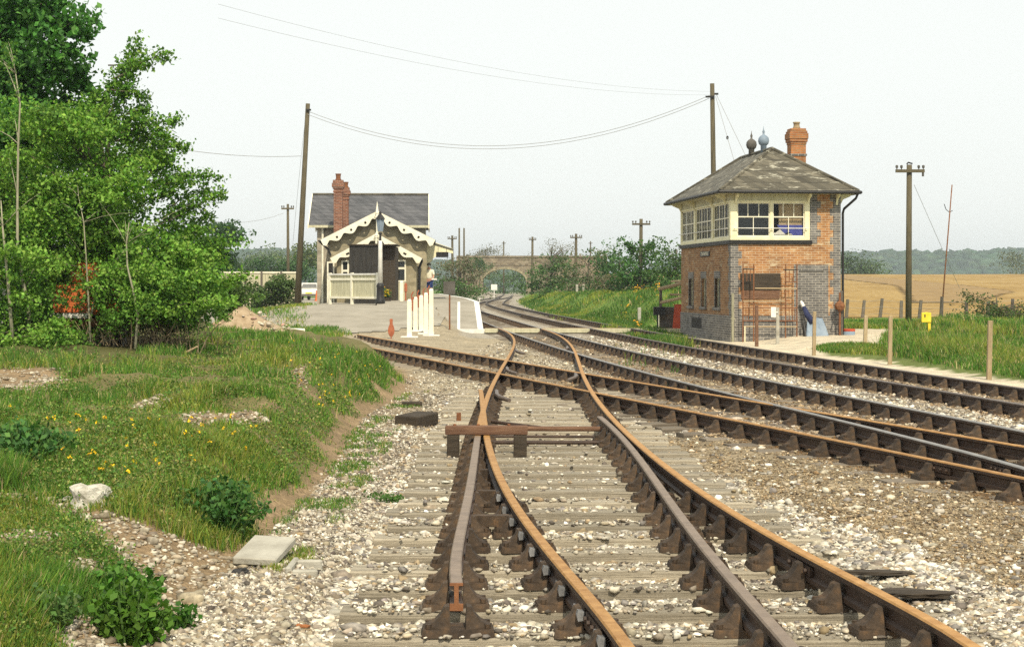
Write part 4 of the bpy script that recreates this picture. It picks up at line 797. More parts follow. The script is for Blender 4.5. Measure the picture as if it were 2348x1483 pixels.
# small locking-room windows on the track side
for a, c in wins:
    b = MB(); b.box(-.02, .1, a-.06, c+.06, 1.8, 2.03).box(-.012, .1, a-.06, a, .86, 1.8).box(-.012, .1, c, c+.06, .86, 1.8); f = sb(b, 'window', M['brick_blue'])
    b = MB(); b.box(-.07, .1, a-.1, c+.1, .76, .86); b.build('sill', M['brick_blue'], f, local=True)
    b = MB(); b.box(.12, .125, a, c, .86, 1.8); b.build('pane', M['glass_dark'], f, local=True)
    b = MB(); b.box(.09, .135, a, a+.05, .86, 1.8).box(.09, .135, c-.06, c, .86, 1.8).box(.09, .135, a+.05, c-.06, 1.75, 1.8).box(.09, .135, (a+c)/2-.015, (a+c)/2+.015, .86, 1.75); b.build('frame', M['cream_old'], f, local=True)
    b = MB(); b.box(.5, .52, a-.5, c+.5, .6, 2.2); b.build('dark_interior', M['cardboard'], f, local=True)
# band below the cabin, cabin floor
b = MB(); b.box(-.07, 2.6, -.07, 0, ZS-.02, 2.985).box(-.07, 0, 0, Ln+.05, ZS-.02, 2.985); sb(b, 'storey_band', M['iron'], bevel=.015)
b = MB(); b.box(.02, Wd-.24, .02, Ln-.24, 2.8, ZS); sb(b, 'cabin_floor', M['wood_brown'])
b = MB(); b.box(.02, Wd-.24, .24, Ln-.24, 4.46, 4.5); sb(b, 'ceiling', M['cream_old'])
b = MB(); b.box(Wd-.26, Wd-.24, .24, Ln-.24, ZS, 4.44); sb(b, 'inner_lining', M['tan'])
# cream joinery: sill, head, corner posts, fascia
def joinery():
    b = MB(); b.box(-.025, 2.53, -.03, .09, 2.985, 3.1).box(-.03, .09, .09, Ln, 2.985, 3.1)                # bottom rails
    b.box(-.025, 2.53, -.03, .09, 4.17, 4.23).box(-.03, .09, .09, Ln, 4.17, 4.23)                              # heads
    b.box(-.025, .2, -.03, .09, 3.1, 4.17).box(-.03, .09, .09, .2, 3.1, 4.17).box(2.37, 2.53, -.03, .09, 3.1, 4.17).box(1.25, 1.34, -.02, .09, 3.1, 4.17).box(-.03, .09, Ln-.16, Ln, 3.1, 4.17)
    for y0, y1 in ((2.42, 2.66), (5.14, 5.36)): b.box(-.03, .09, y0, y1, 3.1, 4.17)
    return b
sb(joinery(), 'window_frame', M['cream'], bevel=.008)
b = MB(); b.box(-.015, 2.53, -.018, .06, 4.23, 4.56).box(-.018, .06, .06, Ln, 4.23, 4.56); sb(b, 'fascia_board', M['cream_old'])
def sash(x0, x1, z0, z1, nt_, nb, zm, y=.02, side=False):
    f = MB(); f.box(x0, x0+.035, y, y+.04, z0, z1).box(x1-.035, x1, y, y+.04, z0, z1).box(x0+.035, x1-.035, y, y+.04, z1-.035, z1).box(x0+.035, x1-.035, y, y+.04, z0, z0+.035).box(x0+.035, x1-.035, y, y+.04, zm-.018, zm+.018)
    for n_, za, zb in ((nt_, zm+.018, z1-.035), (nb, z0+.035, zm-.018)):
        for i in range(1, n_): x = x0+(x1-x0)*i/n_; f.box(x-.011, x+.011, y+.005, y+.035, za, zb)
    g = MB(); g.box(x0+.02, x1-.02, y+.018, y+.022, z0+.02, z1-.02)
    if side: swap(f); swap(g)
    o = sb(f, 'window', M['cream_pale']); g.build('pane', M['glass_side'] if side else M['glass_dark'], o, local=True); return o
sash(.2, 1.25, 3.1, 4.17, 3, 2, 3.72); w2 = sash(1.34, 2.37, 3.1, 4.17, 3, 2, 3.72); w2.children[0].data.materials[0] = M['glass_clear']
for a, c in ((.2, .95), (.95, 1.7), (1.7, 2.42), (2.66, 3.48), (3.48, 4.32), (4.32, 5.14), (5.36, 6.04), (6.04, 6.74), (6.74, 7.44)): sash(a, c, 3.1, 4.17, 2, 2, 3.7, side=True)
b = MB(); b.tube([(.05, -.1, 3.36), (2.45, -.1, 3.36)], .014, 6).tube([(-.1, .1, 3.36), (-.1, Ln-.1, 3.36)], .014, 6)
for x in (.1, 1.3, 2.4): b.tube([(x, -.1, 3.36), (x, -.02, 3.36)], .012, 5)
for y in (.3, 2.5, 5.2, Ln-.3): b.tube([(-.1, y, 3.36), (-.02, y, 3.36)], .012, 5)
sb(b, 'handrail', M['white'])
# roof: hipped, with overhang
ov = .45; ze = 4.52; zr = 5.99; e = [(-ov, -ov), (Wd+ov, -ov), (Wd+ov, Ln+ov), (-ov, Ln+ov)]; r1, r2 = (Wd/2, 1.72), (Wd/2, Ln-1.72)
b = MB(); top = [(x, y, ze) for x, y in e]+[(*r1, zr), (*r2, zr)]; bot = [(x, y, z-.05) for x, y, z in top]
tf = [(0, 1, 4), (1, 2, 5, 4), (2, 3, 5), (3, 0, 4, 5)]; b.add(top+bot, tf+[tuple(i+6 for i in f[::-1]) for f in tf]+[(i, (i+1) % 4, (i+1) % 4+6, i+6) for i in range(4)])
roof = sb(b, 'roof', M['slate_box'])
b = MB(); hips = [((*e[i], ze+.01), (*(r1 if i < 2 else r2), zr+.02)) for i in range(4)]
for p, q in hips+[((*r1, zr+.02), (*r2, zr+.02))]: b.tube([p, q], .055, 6)
b.build('ridge_tile', M['slate_box'], roof, local=True)
b = MB(); b.box(-ov+.02, Wd+ov-.02, -ov+.02, Ln+ov-.02, 4.44, 4.465); sb(b, 'soffit', M['cream_old'])
b = MB(); q = [(x*1.0+(-.05 if x < 1 else .05), y+(-.05 if y < 1 else .05), ze-.04) for x, y in e]; b.tube(q+[q[0]], .055, 8); sb(b, 'gutter', M['iron'])
b = MB(); b.tube([(Wd+ov-.02, -ov+.02, 4.45), (Wd+ov-.06, -ov+.1, 4.30), (Wd+.1, -.04, 3.98), (Wd+.08, .02, 3.85), (Wd+.08, .03, -.1)], .04, 8); sb(b, 'downpipe', M['iron'])
b = MB(); b.tube([(.04, -.07, -.2), (.04, -.07, 1.32)], .045, 8).box(-.02, .1, -.1, -.0, .5, .55); sb(b, 'drain_pipe', M['bark_pale'])
for x, y in ((.15, -1), (2.48, -1), (3.4, -1)):          # eaves brackets
    b = MB(); b.prism([(-.03, 4.44), (-.36, 4.44), (-.36, 4.38), (-.12, 4.28), (-.03, 4.1)], lambda p: (x-.03, p[0], p[1]), lambda p: (x+.03, p[0], p[1])); sb(b, 'eaves_bracket', M['cream'])
for y in (.6, 2.5, 5.2, 7.4):
    b = MB(); b.prism([(-.03, 4.44), (-.36, 4.44), (-.36, 4.38), (-.12, 4.28), (-.03, 4.1)], lambda p: (p[0], y-.03, p[1]), lambda p: (p[0], y+.03, p[1])); sb(b, 'eaves_bracket', M['cream'])
b = MB(); b.prism([(.03, 4.44), (.36, 4.44), (.36, 4.38), (.12, 4.28), (.03, 4.1)], lambda p: (Wd+p[0], .12, p[1]), lambda p: (Wd+p[0], .18, p[1])); sb(b, 'eaves_bracket', M['cream'])
# chimney and ventilators
cx_, cy_ = Wd-.30, 4.05; ch = MB(); ch.box(cx_-.255, cx_+.255, cy_-.255, cy_+.255, 4.5, 6.43); c0 = sb(ch, 'chimney', M['brick_stack'])
b = MB()
MB().box(cx_-.285, cx_+.285, cy_-.285, cy_+.285, 5.93, 6.0).build('string_course', M['brick_blue'], c0, local=True)
for z0, z1, w in ((6.32, 6.4, .275), (6.4, 6.5, .305), (6.5, 6.7, .325), (6.7, 6.78, .295), (6.78, 6.86, .26)): b.box(cx_-w, cx_+w, cy_-w, cy_+w, z0, z1)
b.build('chimney_cap', M['brick_stack'], c0, local=True, bevel=.01)
MB().lathe([(.13, 6.86), (.13, 6.9), (.105, 6.94), (.10, 7.03), (.125, 7.05), (.12, 7.09), (.09, 7.09)], 14, (cx_, cy_, 0)).build('chimney_pot', M['wood_pale'], c0, local=True, smooth=True)
for yv, mt, h in ((2.79, 'bluegrey', 0), (4.43, 'grey_board', 0)):
    b = MB(); b.lathe([(.1, 5.85), (.1, 6.18), (.12, 6.2), (.16, 6.24), (.185, 6.33), (.17, 6.43), (.11, 6.5), (.04, 6.54), (.03, 6.6), (.045, 6.63), (.015, 6.72), (.005, 6.82)], 14, (Wd/2, yv, 0)); sb(b, 'roof_ventilator', M[mt], smooth=True)
# name board on the track side, writing too small to read closely but clearly lettered
nb = sb(MB().box(-.03, -.004, 2.95, 4.35, 2.53, 2.70), 'name_board', M['iron'])
tc = bpy.data.curves.new('name_lettering', 'FONT'); tc.body = 'CRANMORE'; tc.size = .165; tc.extrude = .002; tc.align_x = 'CENTER'; tc.align_y = 'CENTER'; tc.materials.append(M['cream_pale'])
to = bpy.data.objects.new('lettering_curve', tc); COL.objects.link(to); bpy.context.view_layer.update(); lm = bpy.data.meshes.new_from_object(to); bpy.data.objects.remove(to)
to = bpy.data.objects.new('name_lettering', lm); COL.objects.link(to); to.parent = nb; to.location = (-.034, 3.65, 2.615); to.rotation_euler = (R(90), 0, R(-90)); to.scale = (1.25, 1, 1)
b = MB(); b.box(-.034, .02, 4.1, 5.7, .12, .46); sb(b, 'lever_opening', M['cardboard'])
# things inside the cabin window
b = MB(); b.box(1.58, 2.34, .17, .185, 3.25, 4.13); tag(b.build('window_blind', M['tan'], None), 'tan blind hanging inside the right-hand end window of the signal box', 'blind').parent = None
for nm, poly, mt, lab, cat, y in (
   ('blue_cloth', [(1.5, 3.47), (2.33, 3.47), (2.33, 3.08), (2.05, 3.08), (1.9, 3.25), (1.75, 3.2)], 'bluecloth', 'blue cloth draped inside the signal box end window', 'cloth', .11),
   ('white_paper', [(1.36, 3.06), (2.15, 3.06), (1.95, 3.2), (1.78, 3.17), (1.6, 3.33), (1.45, 3.22), (1.36, 3.24)], 'white', 'white papers heaped on the sill inside the signal box end window', 'papers', .09)):
    b = MB(); b.prism(poly, lambda p: (p[0], y, p[1]), lambda p: (p[0], y+.06, p[1])); o = tag(b.build(nm, M[mt], None), lab, cat); o.location = SB.location; o.rotation_euler = SB.rotation_euler
o = bpy.data.objects['window_blind']; o.location = SB.location; o.rotation_euler = SB.rotation_euler
# brown shutter boards fixed to the end wall
b = MB(); b.box(.3, 1.58, -.05, -.006, 1.42, 1.94); sb(b, 'wall_board', M['wood_dark'], bevel=.006)
b = MB(); b.box(.32, 1.56, -.035, -.006, 1.15, 1.415); sb(b, 'wall_board', M['wood_brown'])

# ------------------------------------------------------------------ station
ST = R(2.6)
SN = thing('station_building', 'stone station building with two cream scalloped gables and slate roof left of the tracks', 'building', (-6.2, 82, 0), ST)
ox, oy = SN.location[:2]
def lx(px, Y): k = (px-CX)/FP; y = Y-oy; c, s = math.cos(ST), math.sin(ST); return (k*(oy+y*c)-ox+y*s)/(c-k*s)
def st(b, name, mats, parent=None, **k):
    v = [(x, y-oy, z) for x, y, z in b.v]; b.v = v; return b.build(name, mats, parent or SN, local=True, **k)
def rz_(py, Y): return EYE+(HOR-py)*Y/FP
ZG = .45
def gable_roof(name, xa, xb, xm, ze, zr, y0, y1, mat, t=.08, ovr=.0):
    b = MB(); b.prism([(xa, ze), (xm, zr), (xb, ze), (xb, ze-t), (xm, zr-t), (xa, ze-t)], lambda p: (p[0], y0, p[1]), lambda p: (p[0], y1, p[1])); return st(b, name, M[mat])
def gable_wall(name, x0, x1, xm, ze, slope_, y0, y1, mat):
    zt = ze; b = MB(); b.prism([(x0, ZG-.4), (x0, ze), (xm, ze+slope_*(xm-x0)), (x1, ze), (x1, ZG-.4)], lambda p: (p[0], y0, p[1]), lambda p: (p[0], y1, p[1])); return st(b, name, M[mat])
def barge(xa, za, xm, zm, xb, zb, y, w, parent, scal):
    """scalloped bargeboards: a plain top edge, a row of cusps along the lower edge, pierced holes"""
    for (x0, z0, x1, z1) in ((xa, za, xm, zm), (xb, zb, xm, zm)):
        L = math.hypot(x1-x0, z1-z0); dx, dz = (x1-x0)/L, (z1-z0)/L; nx, nz = (dz, -dx) if dx > 0 else (-dz, dx)
        top_ = []; bot_ = []; m = 60
        for i in range(m+1):
            s = L*i/m; ph = (s/L*scal) % 1; cus = w*(.55+.5*abs(math.cos(math.pi*ph))**1.4) if s > .12 else w*(.75+s*2)
            top_.append((x0+dx*s, z0+dz*s)); bot_.append((x0+dx*s+nx*cus, z0+dz*s+nz*cus))
        b = MB()
        for i in range(m):
            ph = ((i+.5)/m*scal) % 1; pc = [top_[i], top_[i+1], bot_[i+1], bot_[i]]
            hole = ph < .10 or ph > .90
            def q(t, j): a_ = top_[j]; c_ = bot_[j]; return (a_[0]*(1-t)+c_[0]*t, a_[1]*(1-t)+c_[1]*t)
            for ta, tb in (((0, .45), (.72, 1)) if hole and 2 < i < m-2 else ((0, 1),)):
                b.prism([q(ta, i), q(ta, i+1), q(tb, i+1), q(tb, i)], lambda p: (p[0], y, p[1]), lambda p: (p[0], y+.06, p[1]))
        st(b, 'bargeboard', M['cream_pale'], parent)
# front porch block
Yp = 82; xa, xb, xm = lx(757, Yp), lx(968, Yp), lx(863, Yp); za, zm = rz_(594, Yp), rz_(537, Yp)
pw = gable_wall('porch_wall', xa+.3, xb-.28, xm, za-.02+.15, (zm-za)/(xm-xa), Yp+.3, 85.2, 'stone'); pr = gable_roof('porch_roof', xa-.02, xb+.02, xm, za+.04, zm+.05, Yp, 85.3, 'slate')
barge(xa, za+.04, xm, zm+.04, xb, za+.04, Yp-.06, .34, pr, 3)
# middle gabled block
Ym = 85.3; xa2, xb2, xm2 = lx(735, Ym), lx(998, Ym), lx(865, Ym); za2, zm2 = rz_(552, Ym), rz_(486, Ym)
mw = gable_wall('gable_wall', xa2+.42, xb2-.42, xm2, za2+.18, (zm2-za2)/(xm2-xa2), Ym+.4, 91.5, 'stone'); mr = gable_roof('gable_roof', xa2-.02, xb2+.02, xm2, za2+.04, zm2+.05, Ym, 93, 'slate')
barge(xa2, za2+.04, xm2, zm2+.04, xb2, za2+.04, Ym-.06, .40, mr, 4)
def finial(x, y, z0, z1, par):
    h = z1-z0; b = MB(); b.lathe([(.055, z0), (.055, z0+.5*h), (.075, z0+.52*h), (.06, z0+.62*h), (.085, z0+.66*h), (.06, z0+.75*h), (.05, z0+.8*h), (.005, z1)], 8, (x, y, 0)); st(b, 'finial', M['cream_pale'], par)
finial(xm2, Ym-.1, zm2-1.15, rz_(462, Ym), mr); finial(xm, Yp-.1, zm-.45, rz_(533, Yp)+.05, pr)
# main two-storey block, ridge across the view
Yb = 92; xl, xr = lx(727, Yb), lx(976, Yb); ze_, zr_ = rz_(516, Yb), rz_(447, 94.7)
b = MB(); b.prism([(Yb, ZG-.4), (Yb, ze_+.12), (94.7, zr_-.1), (97.4, ze_+.12), (97.4, ZG-.4)], lambda p: (xl, p[0], p[1]), lambda p: (xr, p[0], p[1])); st(b, 'main_wall', M['stone_pale'])
ra, rb = lx(708, Yb-.4), lx(982, Yb-.4)
b = MB(); b.prism([(Yb-.4, ze_-.02), (94.7, zr_), (97.8, ze_-.02), (97.8, ze_-.1), (94.7, zr_-.1), (Yb-.4, ze_-.1)], lambda p: (ra, p[0], p[1]), lambda p: (rb, p[0], p[1])); rf = st(b, 'roof', M['slate'])
b = MB(); b.tube([(ra, 94.7, zr_+.03), (rb, 94.7, zr_+.03)], .07, 6); st(b, 'ridge_tile', M['slate_box'], rf)
for x, s in ((ra, -1), (rb, 1)):
    b = MB(); b.prism([(Yb-.42, ze_+.02), (94.7, zr_+.04), (97.8, ze_+.02), (97.8, ze_-.2), (94.7, zr_-.2), (Yb-.42, ze_-.2)], lambda p: (x+s*.003, p[0], p[1]), lambda p: (x+s*.06, p[0], p[1])); st(b, 'bargeboard', M['cream_pale'], rf)
b = MB(); b.box(ra, rb, Yb-.47, Yb-.405, ze_-.16, ze_-.03); st(b, 'gutter_board', M['cream_old'], rf)
def stack(px0, px1, Y, ytop, ypot, zb, npots):
    x0, x1 = lx(px0, Y), lx(px1, Y); zt = rz_(ytop, Y); w = x1-x0; b = MB(); b.box(x0, x1, Y, Y+.6, zb, zt-.45); c = st(b, 'chimney', M['brick_old'])
    b = MB()
    st(MB().box(x0-.03, x1+.03, Y-.03, Y+.63, zt-.62, zt-.55), 'string_course', M['brick_old'], c)
    for dz0, dz1, gx in ((.45, .36, .05), (.36, .16, .09), (.16, 0, .04)): b.box(x0-gx, x1+gx, Y-gx, Y+.6+gx, zt-dz0, zt-dz1)
    st(b, 'chimney_cap', M['brick_old'], c); zp = rz_(ypot, Y)
    st(MB().lathe([(.15, zt), (.15, zt+.06), (.12, zt+.08), (.13, zp-.06), (.15, zp-.05), (.15, zp), (.1, zp)], 10, ((x0+x1)/2, Y+.3, 0)), 'chimney_pot', M['rust'] if npots else M['wood_pale'], c)
stack(765, 785, 89.5, 413, 398, 4.0, 1); stack(785, 799, 91.0, 430, 417, 4.2, 1)
# canopy over the platform side, its curved end board towards the camera
Yc_ = 88; prof = [(963, 553), (990, 553), (1039, 570), (1039, 581), (1024, 578), (1008, 582), (994, 592), (984, 607), (977, 628), (974, 650), (963, 650)]
b = MB(); b.prism(prof, lambda p: (lx(p[0], Yc_), Yc_, rz_(p[1], Yc_)), lambda p: (lx(p[0], Yc_), Yc_+.07, rz_(p[1], Yc_))); cn = st(b, 'canopy_end', M['cream'])
b = MB(); b.prism([(963, 554), (987, 554), (1040, 571), (1040, 573.5), (987, 557.5), (963, 557.5)], lambda p: (lx(p[0], Yc_), Yc_-.05, rz_(p[1], Yc_)), lambda p: (lx(p[0], Yc_), 97, rz_(p[1], Yc_))); st(b, 'canopy_roof', M['slate'])
# openings
def opening(x0, x1, z0, z1, y, kind):
    b = MB(); fw = .07; b.box(x0, x0+fw, y-.04, y+.02, z0, z1).box(x1-fw, x1, y-.04, y+.02, z0, z1).box(x0+fw, x1-fw, y-.04, y+.02, z1-fw, z1).box(x0+fw, x1-fw, y-.04, y+.02, z0, z0+fw)
    if kind == 'window': zm_ = z0+(z1-z0)*.62; b.box(x0+fw, x1-fw, y-.035, y+.02, zm_-.05, zm_+.05)
    o = st(b, kind, M['cream_pale']); st(MB().box(x0+fw, x1-fw, y-.012, y+.01, z0+fw, z1-fw), 'pane' if kind == 'window' else 'panel', M['glass_dark'] if kind == 'window' else M['cardboard'], o)
yf = Yp+.3
opening(lx(906, yf), lx(931, yf), rz_(690, yf)+.9, rz_(596, yf), yf-.02, 'window'); opening(lx(783, yf), lx(800, yf), rz_(660, yf), rz_(597, yf), yf-.02, 'window')
st(MB().box(lx(906, yf), lx(931, yf), yf-.05, yf+.01, ZG-.2, rz_(690, yf)+.88), 'cream_panel', M['cream_old'])
opening(lx(750, 85.7), lx(767, 85.7), ZG, rz_(600, 85.7), 85.66, 'door')
st(MB().tube([(lx(740, 91.9), 91.86, ZG-.2), (lx(740, 91.9), 91.86, rz_(520, 91.9))], .06, 8), 'downpipe', M['cream_pale'])
st(MB().tube([(lx(729, Ym), Ym+.3, rz_(551, Ym)), (lx(752, Ym), Ym+.36, rz_(572, Ym)), (lx(757, Ym), Ym+.36, rz_(585, Ym))], .05, 8), 'gutter_pipe', M['iron'])
st(MB().tube([(lx(968, yf), Yp+.2, rz_(597, yf)), (lx(962, yf), Yp+.26, rz_(612, yf)), (lx(961, yf), Yp+.26, ZG-.1)], .06, 8), 'downpipe', M['iron'])
# hanging sign, dark hut, white fence, lamp post
b = MB(); x0, z0 = S(1000, 590, 87.2); x1, z1 = S(1028, 578, 87.2); b.box(x0, x1, 87.15, 87.25, z0, z1); hsn = tag(b.build('hanging_sign', M['iron']), 'small dark sign hanging under the station canopy end', 'sign')
b = MB()
for x in (x0+.1, x1-.1): b.tube([(x, 87.2, z1), (x, 87.2, z1+.25)], .012, 5)
b.build('hanger', M['iron'], hsn)
Yh = 78.5; h0 = S(801, 690, Yh)[0]; h1 = S(868, 690, Yh)[0]; h2 = S(905, 690, Yh)[0]; zt = S(0, 563, Yh)[1]
hut = thing('black_hut', 'black-boarded lean-to hut in front of the station gable, behind the lamp post', 'hut', (h0, Yh, .5))
MB().box(h0, h1+.02, Yh, Yh+2.6, .3, zt).build('front_boards', M['cardboard'], hut); MB().box(h1+.02, h2, Yh+.5, Yh+2.6, .3, zt-.04).build('side_boards', M['wood_dark'], hut)
MB().box(h0-.08, h2+.06, Yh-.08, Yh+2.7, zt+.001, zt+.06).build('roof', M['wood_dark'], hut)
fa = P3(757, 697, 76.5); fb = P3(866, 700, 73.6); FC = thing('boarded_fence', 'short white boarded fence standing in front of the black hut', 'fence', (fa[0], fa[1], .7))
d = Vector((fb[0]-fa[0], fb[1]-fa[1], 0)); Lf = d.length; ang = math.atan2(d.y, d.x); mt = Matrix.Translation((fa[0], fa[1], 0)) @ Matrix.Rotation(ang, 4, 'Z'); zb_ = .75; zt_ = 2.1
b = MB()
for i in range(14): x = Lf*i/14; b.box(x+.012, x+Lf/14-.004, 0, .03, zb_+.22, zt_-.1+random.uniform(-.012, .012), mat=mt)
b.build('boards', M['cream_old'], FC)
for z in (zt_-.32, zb_+.24): MB().box(-.02, Lf, -.045, -.003, z, z+.09, mat=mt).build('rail', M['cream_pale'], FC)
MB().box(-.05, Lf+.05, -.06, .06, zt_-.1, zt_-.03, mat=mt).build('cap_rail', M['white'], FC)
for x in (0, Lf*.47, Lf): MB().box(x-.06, x+.06, -.05, .06, zb_-.25, zt_, mat=mt).build('post', M['cream_pale'], FC)
xL, zL0 = S(872, 697, 72.5); LP = thing('lamp_post', 'white and black station lamp post with a glazed lantern in front of the gables', 'lamp post', (xL, 72.5, zL0)); zz = lambda py: S(0, py, 72.5)[1]
MB().lathe([(.2, zL0-.1), (.2, zz(688)), (.16, zz(684)), (.15, zz(660)), (.17, zz(656)), (.13, zz(650))], 14, (xL, 72.5, 0)).build('base', M['iron'], LP, smooth=True)
MB().lathe([(.10, zz(650)), (.085, zz(560)), (.07, zz(552))], 12, (xL, 72.5, 0)).build('column', M['white'], LP, smooth=True)
MB().lathe([(.05, zz(552)), (.045, zz(538)), (.09, zz(536)), (.05, zz(533))], 10, (xL, 72.5, 0)).build('bracket', M['iron'], LP)
MB().lathe([(.11, zz(531)), (.17, zz(503))], 4, (xL, 72.5, 0)).build('lantern_glass', M['bluegrey'], LP)
MB().lathe([(.2, zz(503)), (.19, zz(501)), (.09, zz(493)), (.05, zz(491)), (.06, zz(488)), (.01, zz(484))], 8, (xL, 72.5, 0)).build('lantern_cap', M['iron'], LP)

# ------------------------------------------------------------------ platform with ramp
PL = thing('station_platform', 'low platform with white-edged ramp beside the station, ending by the track', 'platform', (-1.6, 66, 0))
edge = [(-1.10, 64.6, -.08), (-1.42, 73.0, .87), (-1.75, 80, .87), (-2.45, 93, .87), (-3.35, 106, .87), (-4.3, 118, .87), (-5.6, 135, .87)]
def strip(b, wid0, wid1, dz): 
    for (p, q) in zip(edge[:-1], edge[1:]):
        b.add([(p[0]-wid0, p[1], p[2]+dz), (q[0]-wid0, q[1], q[2]+dz), (q[0]-wid1, q[1], q[2]+dz), (p[0]-wid1, p[1], p[2]+dz)], [(0, 1, 2, 3)])
b = MB(); strip(b, 0, 4.2, 0); b.build('surface', M['asphalt'], PL)
b = MB(); strip(b, -.04, .17, .008); b.build('white_edge', M['white'], PL)
b = MB(); p, q = edge[0], edge[1]; b.add([(p[0]-.82, p[1], p[2]+.008), (q[0]-.75, q[1], q[2]+.008), (q[0]-.86, q[1], q[2]+.008), (p[0]-.93, p[1], p[2]+.008)], [(0, 1, 2, 3)]); b.box(p[0]-1.05, p[0]+.1, p[1]-.35, p[1]-.02, -.3, -.05); b.build('ramp_marking', M['white'], PL)
b = MB()
for p, q in zip(edge[:-1], edge[1:]): b.add([(p[0], p[1], -.4), (q[0], q[1], -.4), (q[0], q[1], q[2]-.003), (p[0], p[1], p[2]-.003), (p[0]-.3, p[1], -.4), (q[0]-.3, q[1], -.4), (q[0]-.3, q[1], q[2]-.003), (p[0]-.3, p[1], p[2]-.003)], [(0, 1, 2, 3), (4, 7, 6, 5), (0, 4, 5, 1), (3, 2, 6, 7), (0, 3, 7, 4), (1, 5, 6, 2)])
b.build('face_wall', M['brick_old'], PL)
# boarded crossing between the platform ramp and the signal box
BC = thing('board_crossing', 'pale timber foot crossing laid across both main tracks by the platform ramp', 'foot crossing', (1.5, 64.5, -.05)); yc0 = 63.6
for i in range(5):
    xs = [-1.0, float(Mc(yc0)-.7525)-.06, float(Mc(yc0)-.7525)+.07, float(Mc(yc0)+.7525)-.07, float(Mc(yc0)+.7525)+.06, float(Rc(yc0)-.7525)-.06, float(Rc(yc0)-.7525)+.07, float(Rc(yc0)+.7525)-.07, float(Rc(yc0)+.7525)+.06, 6.5]
    b = MB()
    for a, c in zip(xs[0::2], xs[1::2]):
        if i: b.box(a-.12*i*.24*0, c, yc0+.24*i, yc0+.24*i+.225, -.16, -.02+random.uniform(-.006, .006))
        else: b.box(a, c, yc0, yc0+.225, -.16, -.015)
    b.build('board', M['wood_pale'] if i else M['cream_old'], BC)
# stone road bridge
Yg = 272; BR = thing('road_bridge', 'stone arched road bridge spanning the tracks in the distance', 'bridge', (S(1157, 677, Yg)[0], Yg, 0)); X0 = S(1157, 0, Yg)[0]; hw = 3.35; zsp = S(0, 645, Yg)[1]; zcr = S(0, 617, Yg)[1]; ztp = S(0, 590, Yg)[1]
arc = [(hw*math.cos(math.pi*i/16), zsp+(zcr-zsp)*math.sin(math.pi*i/16)) for i in range(17)]
b = MB()
for (xa_, za_), (xb_, zb2) in zip(arc[:-1], arc[1:]): b.add([(X0+x, y, z) for y in (Yg, Yg+6) for x, z in ((xa_, za_), (xb_, zb2), (xb_, ztp), (xa_, ztp))], [(0, 1, 2, 3), (4, 7, 6, 5), (0, 4, 5, 1), (3, 2, 6, 7)])
b.box(X0-7.5, X0-hw, Yg, Yg+6, -.6, ztp).box(X0+hw, X0+16, Yg, Yg+6, -.6, ztp); b.build('arch_wall', M['stone_bridge'], BR)
b = MB()
for (xa_, za_), (xb_, zb2) in zip(arc[:-1], arc[1:]):
    k = 1.1; b.add([(X0+x, y, z) for y in (Yg-.08, Yg-.002) for x, z in ((xa_, za_), (xb_, zb2), (xb_*k, zsp+(zb2-zsp)*1.16+.02), (xa_*k, zsp+(za_-zsp)*1.16+.02))], [(0, 1, 2, 3), (4, 7, 6, 5), (0, 4, 5, 1), (3, 2, 6, 7)])
b.build('arch_ring', M['stone'], BR)
MB().box(X0-7.5, X0+16, Yg-.12, Yg+.5, ztp+.002, ztp+.25).build('coping', M['stone_bridge'], BR); MB().box(X0-7.5, X0+16, Yg-.07, Yg-.002, ztp-1.25, ztp-1.1).build('string_course', M['stone_bridge'], BR)
# ------------------------------------------------------------------ things lying about in the foreground
Ys = 18.55; x0 = S(1021, 0, Ys)[0]; x1 = S(1210, 0, Ys)[0]
t = thing('stop_beam', 'brown timber beam on two blocks laid across the crossing rails of the siding', 'stop block', ((x0+x1)/2, Ys, -.2))
MB().box(x0, x1, Ys-.07, Ys+.07, .006, .10).build('beam', M['wood_brown'], t, bevel=.008)
MB().box(x0+.02, x0+.15, Ys-.08, Ys+.08, -.24, .004).build('block', M['wood_dark'], t, bevel=.008); MB().box(x1-.15, x1-.01, Ys-.07, Ys+.09, -.24, .004).build('block', M['wood_dark'], t, bevel=.008)
b = MB()
for x in (x0+.1, x0+.35, x1-.2): b.lathe([(.018, .10), (.018, .112), (.008, .12)], 6, (x, Ys, 0))
b.build('bolt', M['rust'], t)
x, y, z = gp(1052, 970); t = tag(MB().box(x-.03, x+.03, y-.03, y+.03, z-.1, z+.14).box(x-.06, x+.06, y-.06, y+.06, z-.1, z+.03).build('iron_stub', M['rust']), 'short rusty iron stub standing left of the stop beam', 'iron post')
x, y, z = gp(950, 974)
def slab(name, label, cat, c, dims, rot, mat, bevel=.012, wob=0, seed=1):
    b = MB(); b.box(-dims[0]/2, dims[0]/2, -dims[1]/2, dims[1]/2, 0, dims[2]); o = b.build(name, mat, bevel=bevel); o.location = c; o.rotation_euler = rot; return tag(o, label, cat)
slab('timber_block', 'dark weathered timber block lying on the ballast left of the siding', 'timber block', (x+.02, y+.2, z-.03), (.33, .62, .16), (.03, .02, R(-24)), M['wood_dark'], .015)
slab('timber_scrap', 'small dark wood scrap lying behind the dark timber block', 'wood scrap', (*gp(945, 930)[:2], gp(945, 930)[2]), (.3, .12, .06), (0, 0, .1), M['wood_dark'])
x, y, z = gp(596, 1300); slab('concrete_slab', 'pale square concrete slab lying tilted at the foot of the bank', 'concrete slab', (x, y+.22, z+.05), (.285, .46, .05), (.17, .03, R(-9)), M['concrete'], .008)
x, y, z = gp(690, 1318); t = thing('drain_pit', 'low broken concrete drain surround sunk in gravel beside the pale slab', 'drain', (x, y, z))
